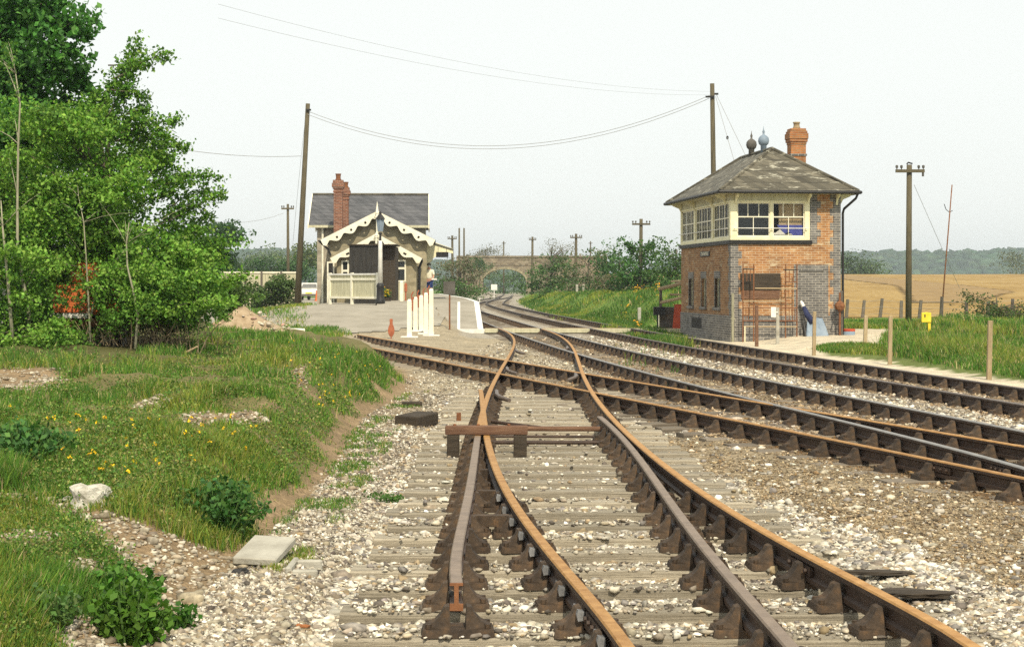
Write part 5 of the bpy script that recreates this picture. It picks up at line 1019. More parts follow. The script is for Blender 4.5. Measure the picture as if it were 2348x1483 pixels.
MB().box(x-.10, x-.06, y, y+.4, z-.1, z+.05).build('kerb', M['concrete'], t, bevel=.01); MB().box(x-.06, x+.10, y+.26, y+.31, z-.1, z+.05).build('kerb', M['concrete'], t, bevel=.01); MB().box(x-.06, x+.10, y-.0, y+.05, z-.1, z+.03).build('kerb', M['concrete'], t, bevel=.01); MB().box(x-.06, x+.1, y+.05, y+.26, z-.1, z-.0).build('pit_floor', M['wood_dark'], t)
def rock(name, label, cat, px_, py_, w, mat, sq=(1, .8, .7), seed=0):
    x, y, z = gp(px_, py_); r = np.random.default_rng(seed); b = bmesh.new(); bmesh.ops.create_icosphere(b, subdivisions=3, radius=1)
    ph = r.uniform(0, 6, 3)
    for v in b.verts: v.co = Vector([math.copysign(abs(c)**.75, c)*s for c, s in zip(v.co, sq)])*(w/2)*r.uniform(.88, 1.1)*(1+.22*math.sin(3.1*v.co.x+ph[0])*math.cos(2.7*v.co.y+ph[1])+.12*math.sin(5*v.co.z+ph[2]))
    me = bpy.data.meshes.new(name); b.to_mesh(me); b.free(); me.materials.append(M[mat]); o = link(name, me); o.location = (x, y+.05, z+w*.18); return tag(o, label, cat)
rock('white_rock', 'largest chalky white rock in the grass at the lower left', 'rock', 203, 1160, .27, 'chalk', (1, .7, .62), 3); rock('pale_rock', 'small pale rock just right of the large white rock', 'rock', 250, 1152, .09, 'concrete', (1, .8, .8), 4); rock('pale_rock', 'flat pale rock just left of the large white rock', 'rock', 155, 1150, .07, 'concrete', (1.3, .8, .5), 5)
rock('black_stone', 'dark flat stone lying against the near corner of the concrete slab', 'stone', 548, 1318, .08, 'iron', (1.3, .7, .5), 6); rock('orange_brick', 'piece of orange brick in the gravel at the bottom edge', 'brick', 693, 1448, .065, 'brick_stack', (1.2, .8, .6), 7)
rock('red_brick', 'broken red brick in the grass above the bare path', 'brick', 380, 1192, .10, 'redrust', (1.4, .8, .45), 8); rock('brown_stone', 'brown stone in the gravel left of the near sleepers', 'stone', 770, 1420, .09, 'concrete', (1.2, .8, .6), 9)
rock('dark_clod', 'dark clod of oil-stained ballast beside the far rail end at the lower right', 'clod', 2100, 1385, .3, 'wood_dark', (1.3, .6, .12), 10); rock('dark_clod', 'thin dark patch of oily spill right of the brown rail', 'clod', 2010, 1335, .3, 'wood_dark', (1.5, .4, .08), 11)
# spoil heap on the bank
ya = 45.5; xa_, za_ = S(560, 765, ya); hp = thing('spoil_heap', 'pinkish heap of earth and rubble on the bank in front of the forecourt', 'spoil heap', (xa_, ya, .4)); xs = np.linspace(-1.1, 1.25, 26); ys_ = np.linspace(-.8, .8, 14); XX, YY = np.meshgrid(xs, ys_)
hh = np.maximum(0, (.95-.62*np.maximum(XX, 0)-.9*np.maximum(-XX-.15, 0)))*np.maximum(0, 1-(YY/.8)**2)*(.8+.4*fbm(XX*3, YY*3, 90)); ZZ = tz(xa_, ya)-.15+hh*.85
i = (np.arange(13)[:, None]*26+np.arange(25)[None]).ravel(); M['spoil'] = mk('spoil earth', (.28, .20, .12), (.46, .36, .24), 6, .95, .6, 14)
npmesh('earth', np.stack([XX.ravel()+xa_, YY.ravel()+ya, ZZ.ravel()], 1), np.stack([i, i+1, i+27, i+26], 1), M['spoil'], hp)
k = rng.integers(0, 26*14, 180); C = np.stack([XX.ravel()[k]+xa_, YY.ravel()[k]+ya, ZZ.ravel()[k]+.01], 1)+rng.normal(0, .05, (180, 3)); V, F, T = stones(C, rng.gamma(3, .010, 180)+.015, jit([(.50,.41,.30),(.42,.32,.21),(.62,.54,.42)], 180, .15)); tag(npmesh('rubble', V, F, M['pebble'], hp, T), kind='stuff')
x, y, z = gp(676, 733); slab('kerb_stone', 'pale kerb stone at the near left corner of the forecourt', 'kerb stone', (x, y+.3, z-.05), (.42, .7, .26), (0, 0, .5), M['cream_pale'], .03)
# orange machine half hidden in the bushes
yo = 29.35; q = lambda px_, py_: S(px_, py_, yo); t = thing('orange_machine', 'orange machine with a white strip half hidden behind the bushes at the left', 'machine', (q(200, 0)[0], yo, tz(q(200, 0)[0], yo)))
xa_, xb_ = q(120, 0)[0], q(292, 0)[0]; z1_, z2_, z3_ = q(0, 722)[1], q(0, 652)[1], q(0, 602)[1]
MB().box(xa_, xb_, yo, yo+1.6, z1_, z2_).build('body', M['orange'], t, bevel=.05); MB().box(q(150, 0)[0], q(240, 0)[0], yo+.3, yo+1.5, z2_+.002, z3_).build('bonnet', M['orange'], t, bevel=.06); MB().box(xa_-.02, q(205, 0)[0], yo-.06, yo-.003, z1_-.05, z1_+.03).build('bumper', M['white'], t)
for xx in (q(150, 0)[0], q(262, 0)[0]):
    b = MB(); r_ = .28; zc = tz(xx, yo)+.26; b.prism([(r_*math.cos(a*.3927), r_*math.sin(a*.3927)) for a in range(16)], lambda p: (xx-.09, yo+.35+p[0], zc+p[1]), lambda p: (xx+.09, yo+.35+p[0], zc+p[1])); b.build('wheel', M['iron'], t)
MB().box(xa_+.05, xb_-.05, yo+.05, yo+1.5, z1_-.2, z1_-.06).build('chassis', M['rust'], t)
xw, zw = S(-30, 690, 31); MB_ = MB().box(xw, S(20, 0, 31)[0], 31, 31.05, zw-.6, S(0, 640, 31)[1]); tag(MB_.build('white_board', M['white'], bevel=.01), 'white board glimpsed through the bushes at the left edge', 'board')
# cream panel fence beyond the bushes
yf2 = 96; t = thing('panel_fence', 'cream panel fence with dark posts partly hidden by the roadside bush', 'fence', (S(600, 0, yf2)[0], yf2, .3))
xs = [S(p, 0, yf2)[0] for p in (505, 532, 563, 600, 645, 690)]; ztp2 = S(0, 624, yf2)[1]
for a, c in zip(xs[:-1], xs[1:]):
    b = MB(); m = 6
    for i in range(m): w = (c-a-.1)/m; b.box(a+.05+w*i, a+.05+w*(i+1)-.012, yf2, yf2+.05, .25, ztp2-random.uniform(0, .03))
    b.build('panel', M['cream_old'], t)
    MB().box(a-.02, c-.02, yf2-.04, yf2-.003, ztp2-.06, ztp2+.03).build('cap_rail', M['cream_pale'], t)
for x in xs: MB().box(x-.05, x+.05, yf2-.1, yf2-.045, .2, ztp2+.06).build('post', M['wood_far'], t)

# ------------------------------------------------------------------ posts, red target, small sign by the platform ramp
def white_post(label, px_, py_, top, red):
    x, y, z = gp(px_, py_); zt = S(0, top, y)[1]; h = zt-z; t = thing('white_post', label, 'post', (x, y, z), 0, 'white concrete posts beside the platform ramp')
    MB().prism([(-.08, -.08), (.08, -.08), (.08, .08), (-.08, .08)], lambda p: (x+p[0], y+p[1], z-.1), lambda p: (x+p[0]*.86, y+p[1]*.86, zt-.1)).prism([(-.069, -.069), (.069, -.069), (.069, .069), (-.069, .069)], lambda p: (x+p[0], y+p[1], zt-.0995), lambda p: (x+p[0]*.55, y+p[1]*.55, zt-.04)).build('shaft', M['cream_pale'], t)
    MB().box(x-.28, x+.28, y-.2, y+.2, z-.05, z+.03).build('base_slab', M['white'], t, bevel=.01)
    if red:
        b = MB(); b.tube([(x+.10, y-.02, zt-.42), (x+.10, y-.02, zt-.12), (x+.06, y-.02, zt+.08), (x+.12, y-.02, zt+.2)], .022, 6); b.tube([(x+.05, y-.02, zt-.12), (x+.14, y-.02, zt+.02)], .03, 6); b.build('bracket', M['redrust'], t)
white_post('nearest and tallest of the white posts with its wide white base slab showing', 939, 773, 683, 1)
white_post('white post second nearest in the row by the platform ramp', 953, 760, 678, 1)
white_post('white post third nearest in the row by the platform ramp', 966, 754, 674, 1)
white_post('white post fourth from the near end of the row by the ramp', 977, 746, 668, 1)
white_post('white post furthest from the camera, right end of the row by the ramp', 989, 739, 659, 0)
white_post('single white post standing apart on the left of the row, nearest the lamp post', 921, 716, 642, 0)
x, y, z = gp(930, 716); tag(MB().box(x-.035, x+.035, y, y+.06, z-.05, z+.95).box(x-.06, x+.07, y-.02, y+.08, z+.55, z+.9).build('red_stake', M['redrust'], bevel=.01), 'red oxide painted stake touching the single white post', 'stake')
x, y, z = gp(897, 776); b = MB(); prof = [(0, .05), (.05, .09), (.095, .2), (.105, .32), (.085, .44), (.05, .53), (.045, .62), (.055, .69), (.035, .74), (0, .75)]
b.prism(prof+[(-a, c) for a, c in prof[-2:0:-1]], lambda p: (x+p[0], y-.02, z+p[1]*.84), lambda p: (x+p[0], y+.03, z+p[1]*.84)); b.box(x-.02, x+.02, y-.01, y+.02, z-.1, z+.045); tag(b.build('red_target', M['redrust'], bevel=.008), 'red vase-shaped target board standing low on the gravel left of the white posts', 'marker')
x, y, z = gp(1031, 756); t = thing('notice_post', 'thin dark post carrying a blank square notice board at the foot of the ramp', 'sign', (x, y, z)); zt = S(0, 645, y)[1]; zb2 = S(0, 675, y)[1]
MB().tube([(x, y, z-.1), (x, y, zt)], .03, 8).build('pole', M['rust'], t); xa_, xb_ = S(1017, 0, y)[0], S(1044, 0, y)[0]; MB().box(xa_, xb_, y-.06, y-.035, zb2, zt).build('board', M['grey_board'], t, bevel=.006)
x, y, z = gp(884, 697); z = terr(np.array([x]), np.array([76.]))[0]; x = S(886, 0, 76.2)[0]; t = thing('flower_tub', 'small tub of yellow flowers beside the lamp post base', 'planter', (x, 76.2, z)); MB().lathe([(.16, z), (.22, z+.3), (.24, z+.32), (.2, z+.32)], 12, (x, 76.2, 0)).build('tub', M['wood_dark'], t)
C = np.array((x, 76.2, z+.45))+rng.normal(0, .11, (220, 3)); V, F, T = leaf_mesh(C, .08, jit([(.05,.13,.03),(.08,.17,.03)], 220, .2)); npmesh('leaves', V, F, M['leaf'], t, T); C = np.array((x, 76.15, z+.52))+rng.normal(0, .10, (60, 3)); V, F, T = leaf_mesh(C, .07, jit([(.8,.5,.02)], 60, .1)); npmesh('blooms', V, F, M['flower'], t, T)
# person on the platform
def skin_body(name, joints, edges, radii, mat, parent, sub=2):
    me = bpy.data.meshes.new(name); me.from_pydata(joints, edges, []); me.materials.append(mat); o = link(name, me, parent); m = o.modifiers.new('skin', 'SKIN'); m.use_smooth_shade = True
    for v, r_ in zip(me.skin_vertices[0].data if me.skin_vertices else [], radii): v.radius = (r_, r_)
    return o, m
def grow(name, joints, edges, radii, mat, parent):
    me = bpy.data.meshes.new(name); me.from_pydata(joints, edges, []); me.materials.append(mat); o = link(name, me, parent); bpy.context.view_layer.objects.active = o
    m = o.modifiers.new('skin', 'SKIN'); m.use_smooth_shade = True
    for v, r_ in zip(me.skin_vertices[0].data, radii): v.radius = r_ if isinstance(r_, tuple) else (r_, r_)
    me.skin_vertices[0].data[0].use_root = True; s = o.modifiers.new('subdivision', 'SUBSURF'); s.levels = 1; s.render_levels = 2
    if parent is not None: pass
    return o
yp = 86.6; xp = S(984, 0, yp)[0]; zp = .87
PN = thing('person', 'person in pale shirt, blue shorts and grey cap standing on the platform', 'person', (xp, yp, zp), R(-25))
J = [(0,0,.96),(0,0,1.15),(0,-.01,1.36),(0,0,1.50),(0,-.02,1.62),(.19,0,1.40),(.25,.0,1.14),(.30,-.18,1.00),(.31,-.26,.99),(-.19,0,1.40),(-.24,.02,1.12),(-.23,-.1,.88),(-.23,-.13,.80),(.1,0,.88),(.11,-.01,.48),(.11,.02,.08),(.12,-.14,.03),(-.1,0,.88),(-.11,.02,.48),(-.11,.05,.08),(-.13,-.11,.03)]
Ed = [(0,1),(1,2),(2,3),(3,4),(2,5),(5,6),(6,7),(7,8),(2,9),(9,10),(10,11),(11,12),(0,13),(13,14),(14,15),(15,16),(0,17),(17,18),(18,19),(19,20)]
Rd = [(.15,.11),(.14,.105),(.17,.11),(.06,.06),(.085,.10),.062,.047,.036,.035,.062,.047,.036,.035,.09,.065,.045,.04,.09,.065,.045,.04]
bd = grow('body', J, Ed, Rd, M['skin'], PN); bd.matrix_parent_inverse = Matrix()
sh = grow('shirt', [(0,0,.95),(0,0,1.15),(0,-.01,1.37),(0,0,1.46),(.2,0,1.40),(.25,0,1.18),(-.2,0,1.40),(-.245,.015,1.16)], [(0,1),(1,2),(2,3),(2,4),(4,5),(2,6),(6,7)], [(.185,.14),(.175,.135),(.19,.13),(.075,.075),.082,.07,.082,.07], M['cream_pale'], PN); sh.matrix_parent_inverse = Matrix()
tr_o = grow('shorts', [(0,0,.97),(.1,0,.86),(.115,-.01,.52),(-.1,0,.86),(-.115,.01,.52)], [(0,1),(1,2),(0,3),(3,4)], [(.18,.14),.105,.09,.105,.09], M['denim'], PN); tr_o.matrix_parent_inverse = Matrix()
MB().lathe([(.105, 1.67), (.108, 1.71), (.09, 1.77), (.04, 1.80), (.005, 1.805)], 14, (0, -.01, 0)).prism([(-.08, -.09), (.08, -.09), (.05, -.19), (-.05, -.19)], lambda p: (p[0], p[1], 1.672), lambda p: (p[0], p[1], 1.69)).build('cap', M['grey_board'], PN, local=True, smooth=True)
b = MB()
for s_ in (-1, 1): b.lathe([(.001, -.012), (.011, -.004), (.011, .004), (.001, .012)], 8, (s_*.035, -.115, 1.645))
b.build('eyes', M['iron'], PN, local=True); MB().prism([(-.016, 1.60), (.016, 1.60), (.006, 1.645), (-.006, 1.645)], lambda p: (p[0], -.11, p[1]), lambda p: (p[0]*.5, -.14, p[1])).build('nose', M['skin'], PN, local=True)
MB().box(-.028, .028, -.118, -.108, 1.565, 1.574).build('mouth', M['redrust'], PN, local=True)
b = MB()
for hx, hy, hz, s_ in ((.312, -.27, .99, 1), (-.23, -.135, .79, -1)):
    for i in range(5): b.tube([(hx+(i-2)*.018, hy, hz), (hx+(i-2)*.02, hy-.03, hz-.05+.008*abs(i-2)), (hx+(i-2)*.02, hy-.02, hz-.085+.012*abs(i-2))], [.009, .008, .006], 6)
b.build('fingers', M['skin'], PN, local=True, smooth=True)
x_, z_ = S(998, 641, yp); bo = MB().box(x_-.16, x_+.1, yp-.42, yp-.36, z_-.02, z_+.06).build('white_papers', M['white']); tag(bo, 'white papers held out by the person on the platform', 'papers')
# parked estate car and cone
yc = 140; xcar = S(708, 0, yc)[0]; zg = tz(xcar, yc)+.02; CAR = thing('parked_car', 'white estate car parked tail-first beside the station wall', 'car', (xcar, yc, zg), R(-6))
def pr(pts, w0, w1): return [(p, w) for p in pts for w in (w0, w1)]
bodyp = [(0, .32), (-.02, .62), (.05, .86), (.25, .92), (3.0, .92), (4.0, .84), (4.15, .6), (4.15, .32)]
b = MB(); b.prism(bodyp, lambda p: (-.80, p[0], p[1]), lambda p: (.80, p[0], p[1])); b.build('body', M['white'], CAR, local=True, bevel=.06)
cab = [(.12, .921), (.38, 1.38), (2.1, 1.38), (2.75, .921)]; b = MB(); b.prism(cab, lambda p: (-.76+.16*(p[1]-.92), p[0], p[1]), lambda p: (.76-.16*(p[1]-.92), p[0], p[1])); b.build('cabin', M['white'], CAR, local=True, bevel=.05)
b = MB(); b.prism([(-.62, .98), (.62, .98), (.56, 1.3), (-.56, 1.3)], lambda p: (p[0], .12+(p[1]-.92)*.565-.012, p[1]), lambda p: (p[0], .12+(p[1]-.92)*.565+.02, p[1])); b.build('rear_window', M['glass_dark'], CAR, local=True)
for s_ in (-1, 1):
    b = MB(); b.box(*sorted((s_*.757, s_*.70)), .5, 2.3, .99, 1.3); b.build('side_window', M['glass_dark'], CAR, local=True); b = MB(); b.box(*sorted((s_*.78, s_*.60)), -.035, .0, .64, .78); b.build('tail_light', M['red'], CAR, local=True)
    for yy in (.75, 3.3): b = MB(); b.prism([(.29*math.cos(a*.3927), .29*math.sin(a*.3927)) for a in range(16)], lambda p: (s_*.64, yy+p[0], .29+p[1]), lambda p: (s_*.815, yy+p[0], .29+p[1])); b.build('wheel', M['iron'], CAR, local=True)
MB().box(-.78, .78, -.09, -.025, .36, .48).build('bumper', M['grey_board'], CAR, local=True); MB().box(-.26, .26, -.035, -.02, .52, .62).build('number_plate', M['yellow'], CAR, local=True)
x, y = S(726, 0, 132)[0], 132; z = tz(x, y)+.02; t = thing('traffic_cone', 'orange traffic cone standing behind the parked white car', 'cone', (x, y, z)); MB().lathe([(.14, z+.04), (.11, z+.25), (.04, z+.72), (.02, z+.75)], 12, (x, y, 0)).build('cone', M['orange'], t); MB().box(x-.2, x+.2, y-.2, y+.2, z, z+.04).build('base', M['orange'], t)

# ------------------------------------------------------------------ poles and wires
def pole(name, label, cat, top, base_px, Y, rb, rt, arm=None, mat='wood_pole', arm_z=.35, group=None, pins=True):
    xt, zt = S(*top, Y); xb = S(base_px, 0, Y)[0]; zb = tz(xb, Y)-.2; t = thing(name, label, cat, (xb, Y, zb), 0, group); MB().tube([(xb, Y, zb), ((xb+xt)/2, Y, (zb+zt)/2), (xt, Y, zt)], [rb, (rb+rt)/2, rt], 10).build('shaft', M[mat], t, smooth=True)
    if arm:
        z = zt-arm_z; MB().box(xt-arm/2, xt+arm/2, Y-rt-.08, Y-rt+.03, z-.06, z+.06).build('crossarm', M[mat], t)
        b = MB()
        for f in ((-.46, -.3, .3, .46) if pins else ()): b.lathe([(.02, z+.061), (.02, z+.1), (.05, z+.12), (.055, z+.2), (.02, z+.23)], 8, (xt+arm*f, Y-rt-.03, 0))
        if b.v: b.build('insulator', M['grey_board'], t)
    return t
p1 = pole('telegraph_pole', 'thick leaning pole carrying the sagging wires left of the station', 'pole', (706, 238), 681, 80, .15, .10)
xt, zt = S(706, 238, 80); MB().box(xt-.06, xt+.16, 79.82, 79.9, zt-.34, zt-.26).build('wire_bracket', M['iron'], p1)
p2 = pole('telegraph_pole', 'tallest pole, rising behind the left end of the signal box roof', 'pole', (1633, 192), 1640, 75, .13, .095)
xt, zt = S(1633, 192, 75); MB().box(xt-.3, xt+.08, 74.84, 74.9, zt-.62, zt-.54).box(xt+.09, xt+.25, 74.84, 74.9, zt-.5, zt-.42).build('wire_bracket', M['iron'], p2)
p3 = pole('telegraph_pole', 'stout dark pole with a short crossarm standing right of the signal box', 'pole', (2085, 378), 2083, 68, .125, .105, 1.12, arm_z=.25)
xt, zt = S(2085, 378, 68); MB().tube([(xt-.1, 68, zt+.02), (xt-.04, 68, zt+.09), (xt+.12, 68, zt+.04)], .03, 6).build('pole_cap', M['iron'], p3); MB().tube([(xt+.5, 67.86, zt-.3), (xt+.5, 67.86, zt-.46)], .045, 8).build('insulator', M['grey_board'], p3)
TG = 'telegraph poles along the line'
pole('telegraph_pole', 'small pole with crossarm between the leaning pole and the hawthorn', 'pole', (660, 468), 661, 132, .13, .09, .95, group=TG)
pole('telegraph_pole', 'nearest of the crossarm poles on the embankment, left of the signal box', 'pole', (1470, 502), 1469, 115, .14, .11, 1.2, group=TG)
pole('telegraph_pole', 'crossarm pole second nearest on the embankment above the mixed brown bush', 'pole', (1321, 536), 1320, 160, .15, .11, 1.1, group=TG)
pole('telegraph_pole', 'pole with a short crossarm at the right end of the bridge parapet', 'pole', (1221, 543), 1220, 215, .17, .13, .9, group=TG)
pole('telegraph_pole', 'thin distant pole rising above the middle of the bridge', 'pole', (1155, 553), 1155, 300, .14, .11, .7, group=TG, pins=False)
pole('telegraph_pole', 'faint distant pole behind the long dark bush', 'pole', (1354, 553), 1354, 300, .14, .11, .7, mat='wood_far', group=TG, pins=False)
pole('telegraph_pole', 'crossarm pole right behind the station canopy', 'pole', (1037, 540), 1038, 190, .15, .12, 1.0, group=TG)
TW_ = 'pair of plain poles beyond the station'
pole('plain_pole', 'left one of the pair of plain poles beyond the station canopy', 'pole', (1053, 523), 1053, 235, .14, .11, group=TW_); pole('plain_pole', 'right one of the pair of plain poles beyond the station canopy', 'pole', (1064, 523), 1064, 235, .14, .11, group=TW_)
t = pole('thin_mast', 'thin leaning mast with a curved bracket at the right of the field fence', 'mast', (2183, 424), 2157, 78, .035, .025, mat='rust'); h_ = [P3(2165, 468, 78), P3(2169, 480, 78), P3(2177, 487, 78), P3(2184, 483, 78)]; MB().tube(h_, .016, 6).build('hook', M['iron'], t)
MB().tube([P3(2156, 738, 77.9), P3(2160, 680, 77.9)], .07, 8).build('base_post', M['wood_far'], t)
def wire(label, p, q, sag, r=.011, n=28, group=None):
    p, q = Vector(p), Vector(q); o = MB().tube([p.lerp(q, i/n)-Vector((0, 0, 4*sag*(i/n)*(1-i/n))) for i in range(n+1)], r, 5).build('overhead_wire', M['wire']); return tag(o, label, 'wire', group)
WG = 'wires between the two tall poles'
wire('upper of the two sagging wires slung between the two tall poles', P3(707, 256, 80), P3(1627, 219, 74.9), 1.86, group=WG); wire('lower of the two sagging wires slung between the two tall poles', P3(706, 263, 79.9), P3(1626, 226, 74.95), 1.86, group=WG)
wire('higher faint wire running from the tall pole towards the top left', P3(1629, 210, 74.9), P3(500, 10, 42), .5, .0035); wire('lower faint wire running from the tall pole towards the top left', P3(1629, 218, 74.95), P3(500, 42, 42), .5, .0035)
wire('single wire leaving the leaning pole to the left into the trees', P3(690, 358, 80), P3(250, 310, 70), .3, .011); wire('faint wire from the small pole towards the skyline tree', P3(650, 489, 132), P3(470, 505, 122), .4, .012)
wire('outer stay wire from the tall pole down behind the signal box roof', P3(1643, 218, 75), P3(1735, 410, 70), 0, .010); s2 = wire('inner stay wire with a dark insulator, from the tall pole to the roof', P3(1641, 222, 75), P3(1688, 385, 71), 0, .010)
c = P3(1668, 316, 72.7); MB().lathe([(.01, -.08), (.05, -.04), (.05, .04), (.01, .08)], 8, c).build('insulator', M['iron'], s2)
wire('stay wire from the dark pole down towards the thin mast', P3(2096, 424, 68), P3(2200, 660, 72), 0, .008); wire('drooping wire from the leaning pole down its left side to the yard', P3(700, 275, 79.8), P3(668, 600, 84), -.25, .007)

# ------------------------------------------------------------------ stakes, fence and odds and ends by the signal box
def stake(label, px_, top, base, w, mat, lean=0, cat='stake', group='wooden stakes along the cess path', name='wooden_stake'):
    x, y, z = gp(px_, base); zt = S(0, top, y)[1]; b = MB(); b.prism([(-w, -w), (w, -w), (w, w), (-w, w)], lambda p: (x+p[0], y+p[1], z-.2), lambda p: (x+lean+p[0]*.9, y+p[1]*.9, zt)); return tag(b.build(name, M[mat], bevel=.008), label, cat, group)
stake('dark red-brown stake in front of the brown wall boards', 1735, 700, 794, .05, 'wood_brown'); stake('pale stake standing in front of the blue grey sheet', 1866, 714, 815, .045, 'wood_pale', .02)
stake('pale stake on the gravel just right of the barrel', 1983, 724, 793, .05, 'wood_pale', .03); stake('pale stake at the path edge left of the yellow marker', 2040, 724, 836, .045, 'wood_pale', .02); stake('pale stake nearest the camera at the far right of the path', 2267, 735, 871, .045, 'wood_pale', .03)
stake('grey concrete post carrying the white notice by the scaffold', 1783, 705, 788, .05, 'concrete', 0, 'post', None, 'concrete_post')
x, y, z = gp(1783, 788); z1_, z2_ = S(0, 704, y)[1], S(0, 727, y)[1]; xa_, xb_ = S(1767, 0, y)[0], S(1778.5, 0, y)[0]; tag(MB().box(xa_, xb_, y-.09, y-.06, z2_, z1_).box(xb_, xb_+.06, y-.08, y-.07, (z1_+z2_)/2-.02, (z1_+z2_)/2+.02).build('white_notice', M['white']), 'small blank white notice fixed beside the concrete post', 'notice')
FN = thing('field_fence', 'post and wire fence with leaning grey posts along the edge of the stubble field', 'fence', (17, 85, 0)); tops = []
for px_, top, ln in ((1944, 686, .08), (1982, 688, .1), (2023, 684, .12), (2067, 689, .03), (2112, 688, .1), (2160, 688, .04), (2216, 690, .0), (2266, 690, .02), (2322, 685, .02), (2390, 688, .05)):
    Yq = 84.6; x, zt = S(px_, top, Yq); z = tz(x, Yq)-.2; tops.append((x, Yq, zt)); w = .075; MB().prism([(-w, -w), (w, -w), (w, w), (-w, w)], lambda p: (x-ln*1.1+p[0], Yq+p[1], z), lambda p: (x+p[0]*.85, Yq+p[1]*.85, zt)).build('post', M['wood_far'], FN)
for dz in (.08, .4, .72): MB().tube([(p[0]-dz*.06, p[1]-.07, p[2]-dz) for p in tops], .007, 4).build('wire', M['wire'], FN)
x, y, z = gp(2130, 768); zt = S(0, 717, y)[1]; t = thing('yellow_marker', 'bright yellow marker post with a square head in the grass near the dark pole', 'marker post', (x, y, z)); MB().box(x-.03, x+.05, y-.03, y+.03, z-.1, zt-.3).build('stem', M['yellow'], t); b = MB(); b.prism([(-.24, -.3), (.06, -.3), (.06, 0), (-.08, .02), (-.24, 0)], lambda p: (x+p[0], y-.06, zt+p[1]), lambda p: (x+p[0], y+.02, zt+p[1])); b.build('head', M['yellow'], t, bevel=.01); MB().box(x-.16, x-.12, y-.065, y-.061, zt-.14, zt-.05).build('dark_mark', M['iron'], t)
def sbthing(name, label, cat): return thing(name, label, cat, SB.location, RZ)
t = sbthing('scaffold_frame', 'rusty scaffold frames and poles standing against the signal box end wall', 'scaffold'); ff = lambda p0, p1, nm='tube', mat='rust', r_=.02: MB().tube([p0, p1], r_, 7).build(nm, M[mat], t, local=True)
for a in (.28, .62, 1.64, 2.0): ff((a, -.42, -.2), (a+.01, -.40, 2.24), 'upright')
for a0, a1, zz_, mt in ((.28, .62, 2.08, 'iron'), (1.56, 2.0, 2.06, 'iron'), (1.64, 2.0, 1.68, 'rust'), (.66, 2.0, 1.48, 'wood_pale'), (.28, 1.62, 1.08, 'wood_pale'), (.26, 2.0, .88, 'rust'), (.28, 2.0, .47, 'rust'), (.30, 2.0, .29, 'wood_pale')): ff((a0, -.45, zz_), (a1, -.44, zz_-.01), 'rail', mt, .017)
for a0, a1, z0, z1 in ((.4, .4, 1.7, 2.08), (.51, .51, 1.7, 2.08), (1.76, 1.76, 1.68, 2.06), (1.88, 1.88, 1.68, 2.06), (.37, .37, .5, .88), (.45, .45, .5, .88), (1.75, 1.75, .47, .88), (1.85, 1.85, .47, .88), (1.93, 1.93, .47, .88)): ff((a0, -.44, z0), (a1, -.44, z1), 'rung', 'rust', .012)
ff((.33, -.47, -.2), (.33, -.47, .3), 'rail', 'cream', .02)
t = sbthing('sheet_cover', 'blue grey sheet draped over a low frame against the blocked doorway', 'cover'); b = MB(); n = 10; vs = []
for j in range(6):
    for i in range(n+1):
        u = i/n; v = j/5; vs.append((2.2+.82*u+.14*v*(1-2*u)*1.2, -.75+.45*v+.03*math.sin(u*14+j), -.24+.80*v-.02*math.sin(u*9)))
b.add(vs, [(j*(n+1)+i, j*(n+1)+i+1, (j+1)*(n+1)+i+1, (j+1)*(n+1)+i) for j in range(5) for i in range(n)]); o = b.build('sheet', M['bluegrey'], t, local=True, smooth=True); md = o.modifiers.new('thickness', 'SOLIDIFY'); md.thickness = .015
MB().prism([(-.75, -.24), (-.3, -.24), (-.3, .5)], lambda p: (2.22, p[0], p[1]), lambda p: (2.26, p[0], p[1])).build('black_side', M['iron'], t, local=True)
t = sbthing('rolled_cloth', 'dark blue rolled bag with a white top leaning on the blocked doorway', 'bag'); MB().tube([(2.5, -.42, .42), (2.36, -.3, .66), (2.28, -.2, .90)], [.10, .095, .06], 10).build('roll', M['navy'], t, local=True, smooth=True); MB().tube([(2.28, -.2, .89), (2.24, -.17, 1.0), (2.2, -.15, 1.08)], [.055, .06, .035], 8).build('white_top', M['white'], t, local=True)
t = sbthing('rusty_pump', 'rusty iron post with brown head and handle at the signal box right corner', 'pump'); MB().tube([(3.4, -.35, -.25), (3.4, -.35, 1.35)], .035, 8).build('post', M['rust'], t, local=True); MB().tube([(3.48, -.3, -.2), (3.48, -.28, 1.4)], .03, 8).build('pale_pole', M['wood_far'], t, local=True); MB().lathe([(.05, .75), (.14, .82), (.17, .93), (.13, 1.02), (.05, 1.08)], 10, (3.4, -.35, 0)).build('pump_head', M['rust'], t, local=True); MB().tube([(3.34, -.4, .95), (3.24, -.45, .6)], .02, 6).build('handle', M['iron'], t, local=True)
t = sbthing('oil_drum', 'dark drum with a red rim standing just right of the signal box', 'drum'); MB().lathe([(.17, -.3), (.18, -.28), (.18, -.05), (.19, -.03), (.18, -.01), (.18, .14)], 16, (3.75, -.2, 0)).build('drum_body', M['bluegrey'], t, local=True, smooth=True); MB().lathe([(.185, .13), (.19, .2), (.16, .205), (.15, .16)], 16, (3.75, -.2, 0)).build('rim', M['red'], t, local=True)
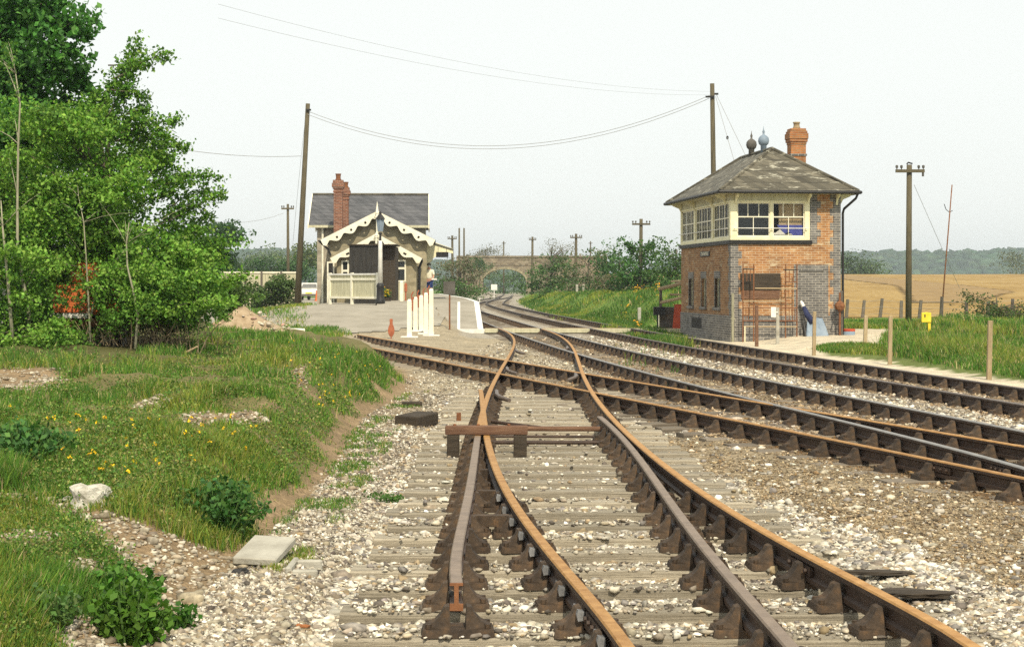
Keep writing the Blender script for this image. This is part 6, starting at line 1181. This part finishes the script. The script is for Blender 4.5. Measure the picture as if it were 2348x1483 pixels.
# steps, red board and crates at the far end of the box
Yq = 64.5; q = lambda a, c: P3(a, c, Yq)
t = thing('timber_steps', 'timber landing with two pale handrails at the far left end of the signal box', 'steps', (q(1535, 0)[0], Yq, 0))
for (a, c, d_, e_, r_) in ((1511, 663, 1562, 650, .07), (1514, 694, 1562, 683, .06), (1540, 645, 1562, 644, .04), (1537, 675, 1562, 676, .045)): MB().tube([q(a, c), P3(d_, e_, Yq-.6)], r_, 6).build('handrail', M['wood_pale'], t)
MB().box(q(1515, 0)[0]-.05, q(1515, 0)[0]+.05, Yq-.05, Yq+.05, -.2, q(0, 664)[2]).build('newel_post', M['wood_far'], t)
for i in range(4): MB().box(q(1518, 0)[0], q(1546, 0)[0], Yq-.1+.01*i, Yq+.5, -.2+.24*i+.006, .04+.24*i).build('riser_board', M['grey_board'] if i % 2 else M['wood_far'], t)
b = MB(); b.prism([q(1545, 697)[::2], q(1562, 697)[::2], q(1560, 755)[::2], q(1540, 755)[::2]], lambda p: (p[0], Yq-.35, p[1]), lambda p: (p[0], Yq-.3, p[1])); tag(b.build('red_board', M['red']), 'red board leaning beside the far left corner of the signal box', 'board')
tag(MB().box(q(1497, 0)[0], q(1523, 0)[0], Yq-.4, Yq-.15, q(0, 722)[2], q(0, 703)[2]).box(q(1505, 0)[0], q(1508, 0)[0], Yq-.3, Yq-.25, -.25, q(0, 722)[2]).build('relay_case', M['iron'], bevel=.01), 'black lineside case mounted behind a pale post left of the timber steps', 'case')
x, y, z = gp(1511, 752); tag(MB().box(x-.07, x+.07, y-.07, y+.07, z-.2, S(0, 703, y)[1]).build('concrete_post', M['concrete'], bevel=.015), 'pale concrete post in front of the black lineside case', 'post')
x, y, z = gp(1466, 744); tag(MB().box(x-.07, x+.07, y-.07, y+.07, z-.2, S(0, 705, y)[1]).build('concrete_post', M['concrete'], bevel=.015), 'pale concrete post alone at the foot of the grassy embankment', 'post')
for px_, top, base, lab in ((1436, 622, 672, 'shorter left post of the thin pale pair on the embankment'), (1444, 617, 672, 'taller right post of the thin pale pair on the embankment')):
    x, y = S(px_, 0, 112)[0], 112; z = tz(x, y); tag(MB().tube([(x, y, z-.2), (x, y, S(0, top, y)[1])], .055, 8).build('thin_post', M['cream_old']), lab, 'post', 'pair of thin posts on the embankment')
for px_, lab in ((1323, 'left pale stump below the second crossarm pole'), (1338, 'right pale stump below the second crossarm pole')):
    x, y = S(px_, 0, 134)[0], 134; z = tz(x, y); tag(MB().box(x-.09, x+.09, y-.06, y+.06, z-.2, S(0, 652, y)[1]).build('pale_stump', M['concrete'], bevel=.02), lab, 'stump', 'pale stumps below the second pole')
for px_, top, bot, base, w, lab, mt in ((1133, 652, 665, 678, 14, 'white square line sign in front of the bridge arch', 'white'), (1100, 664, 676, 686, 10, 'small cream line sign left of the bridge arch', 'cream_pale')):
    y = 205 if w == 14 else 168; x = S(px_, 0, y)[0]; t = thing('line_sign', lab, 'sign', (x, y, -.2)); MB().box(x-.04, x+.04, y, y+.06, -.4, S(0, bot, y)[1]).build('post', M['white'], t); h_ = w/2*y/FP; MB().box(x-h_, x+h_, y-.05, y-.003, S(0, bot, y)[1]+.001, S(0, top, y)[1]).build('plate', M[mt], t)

# ------------------------------------------------------------------ the air
hz = MB().box(-1500, 1500, -75, 1760, -25, 33).build('haze', bpy.data.materials.new('haze')); tag(hz, kind='stuff'); hm = hz.data.materials[0]; hm.use_nodes = True; ht = hm.node_tree; ht.nodes.remove(ht.nodes['Principled BSDF'])
pv = ht.nodes.new('ShaderNodeVolumePrincipled'); pv.inputs['Color'].default_value = (.80, .90, 1, 1); pv.inputs['Density'].default_value = .0003; pv.inputs['Anisotropy'].default_value = .2; ht.links.new(pv.outputs[0], ht.nodes['Material Output'].inputs['Volume'])
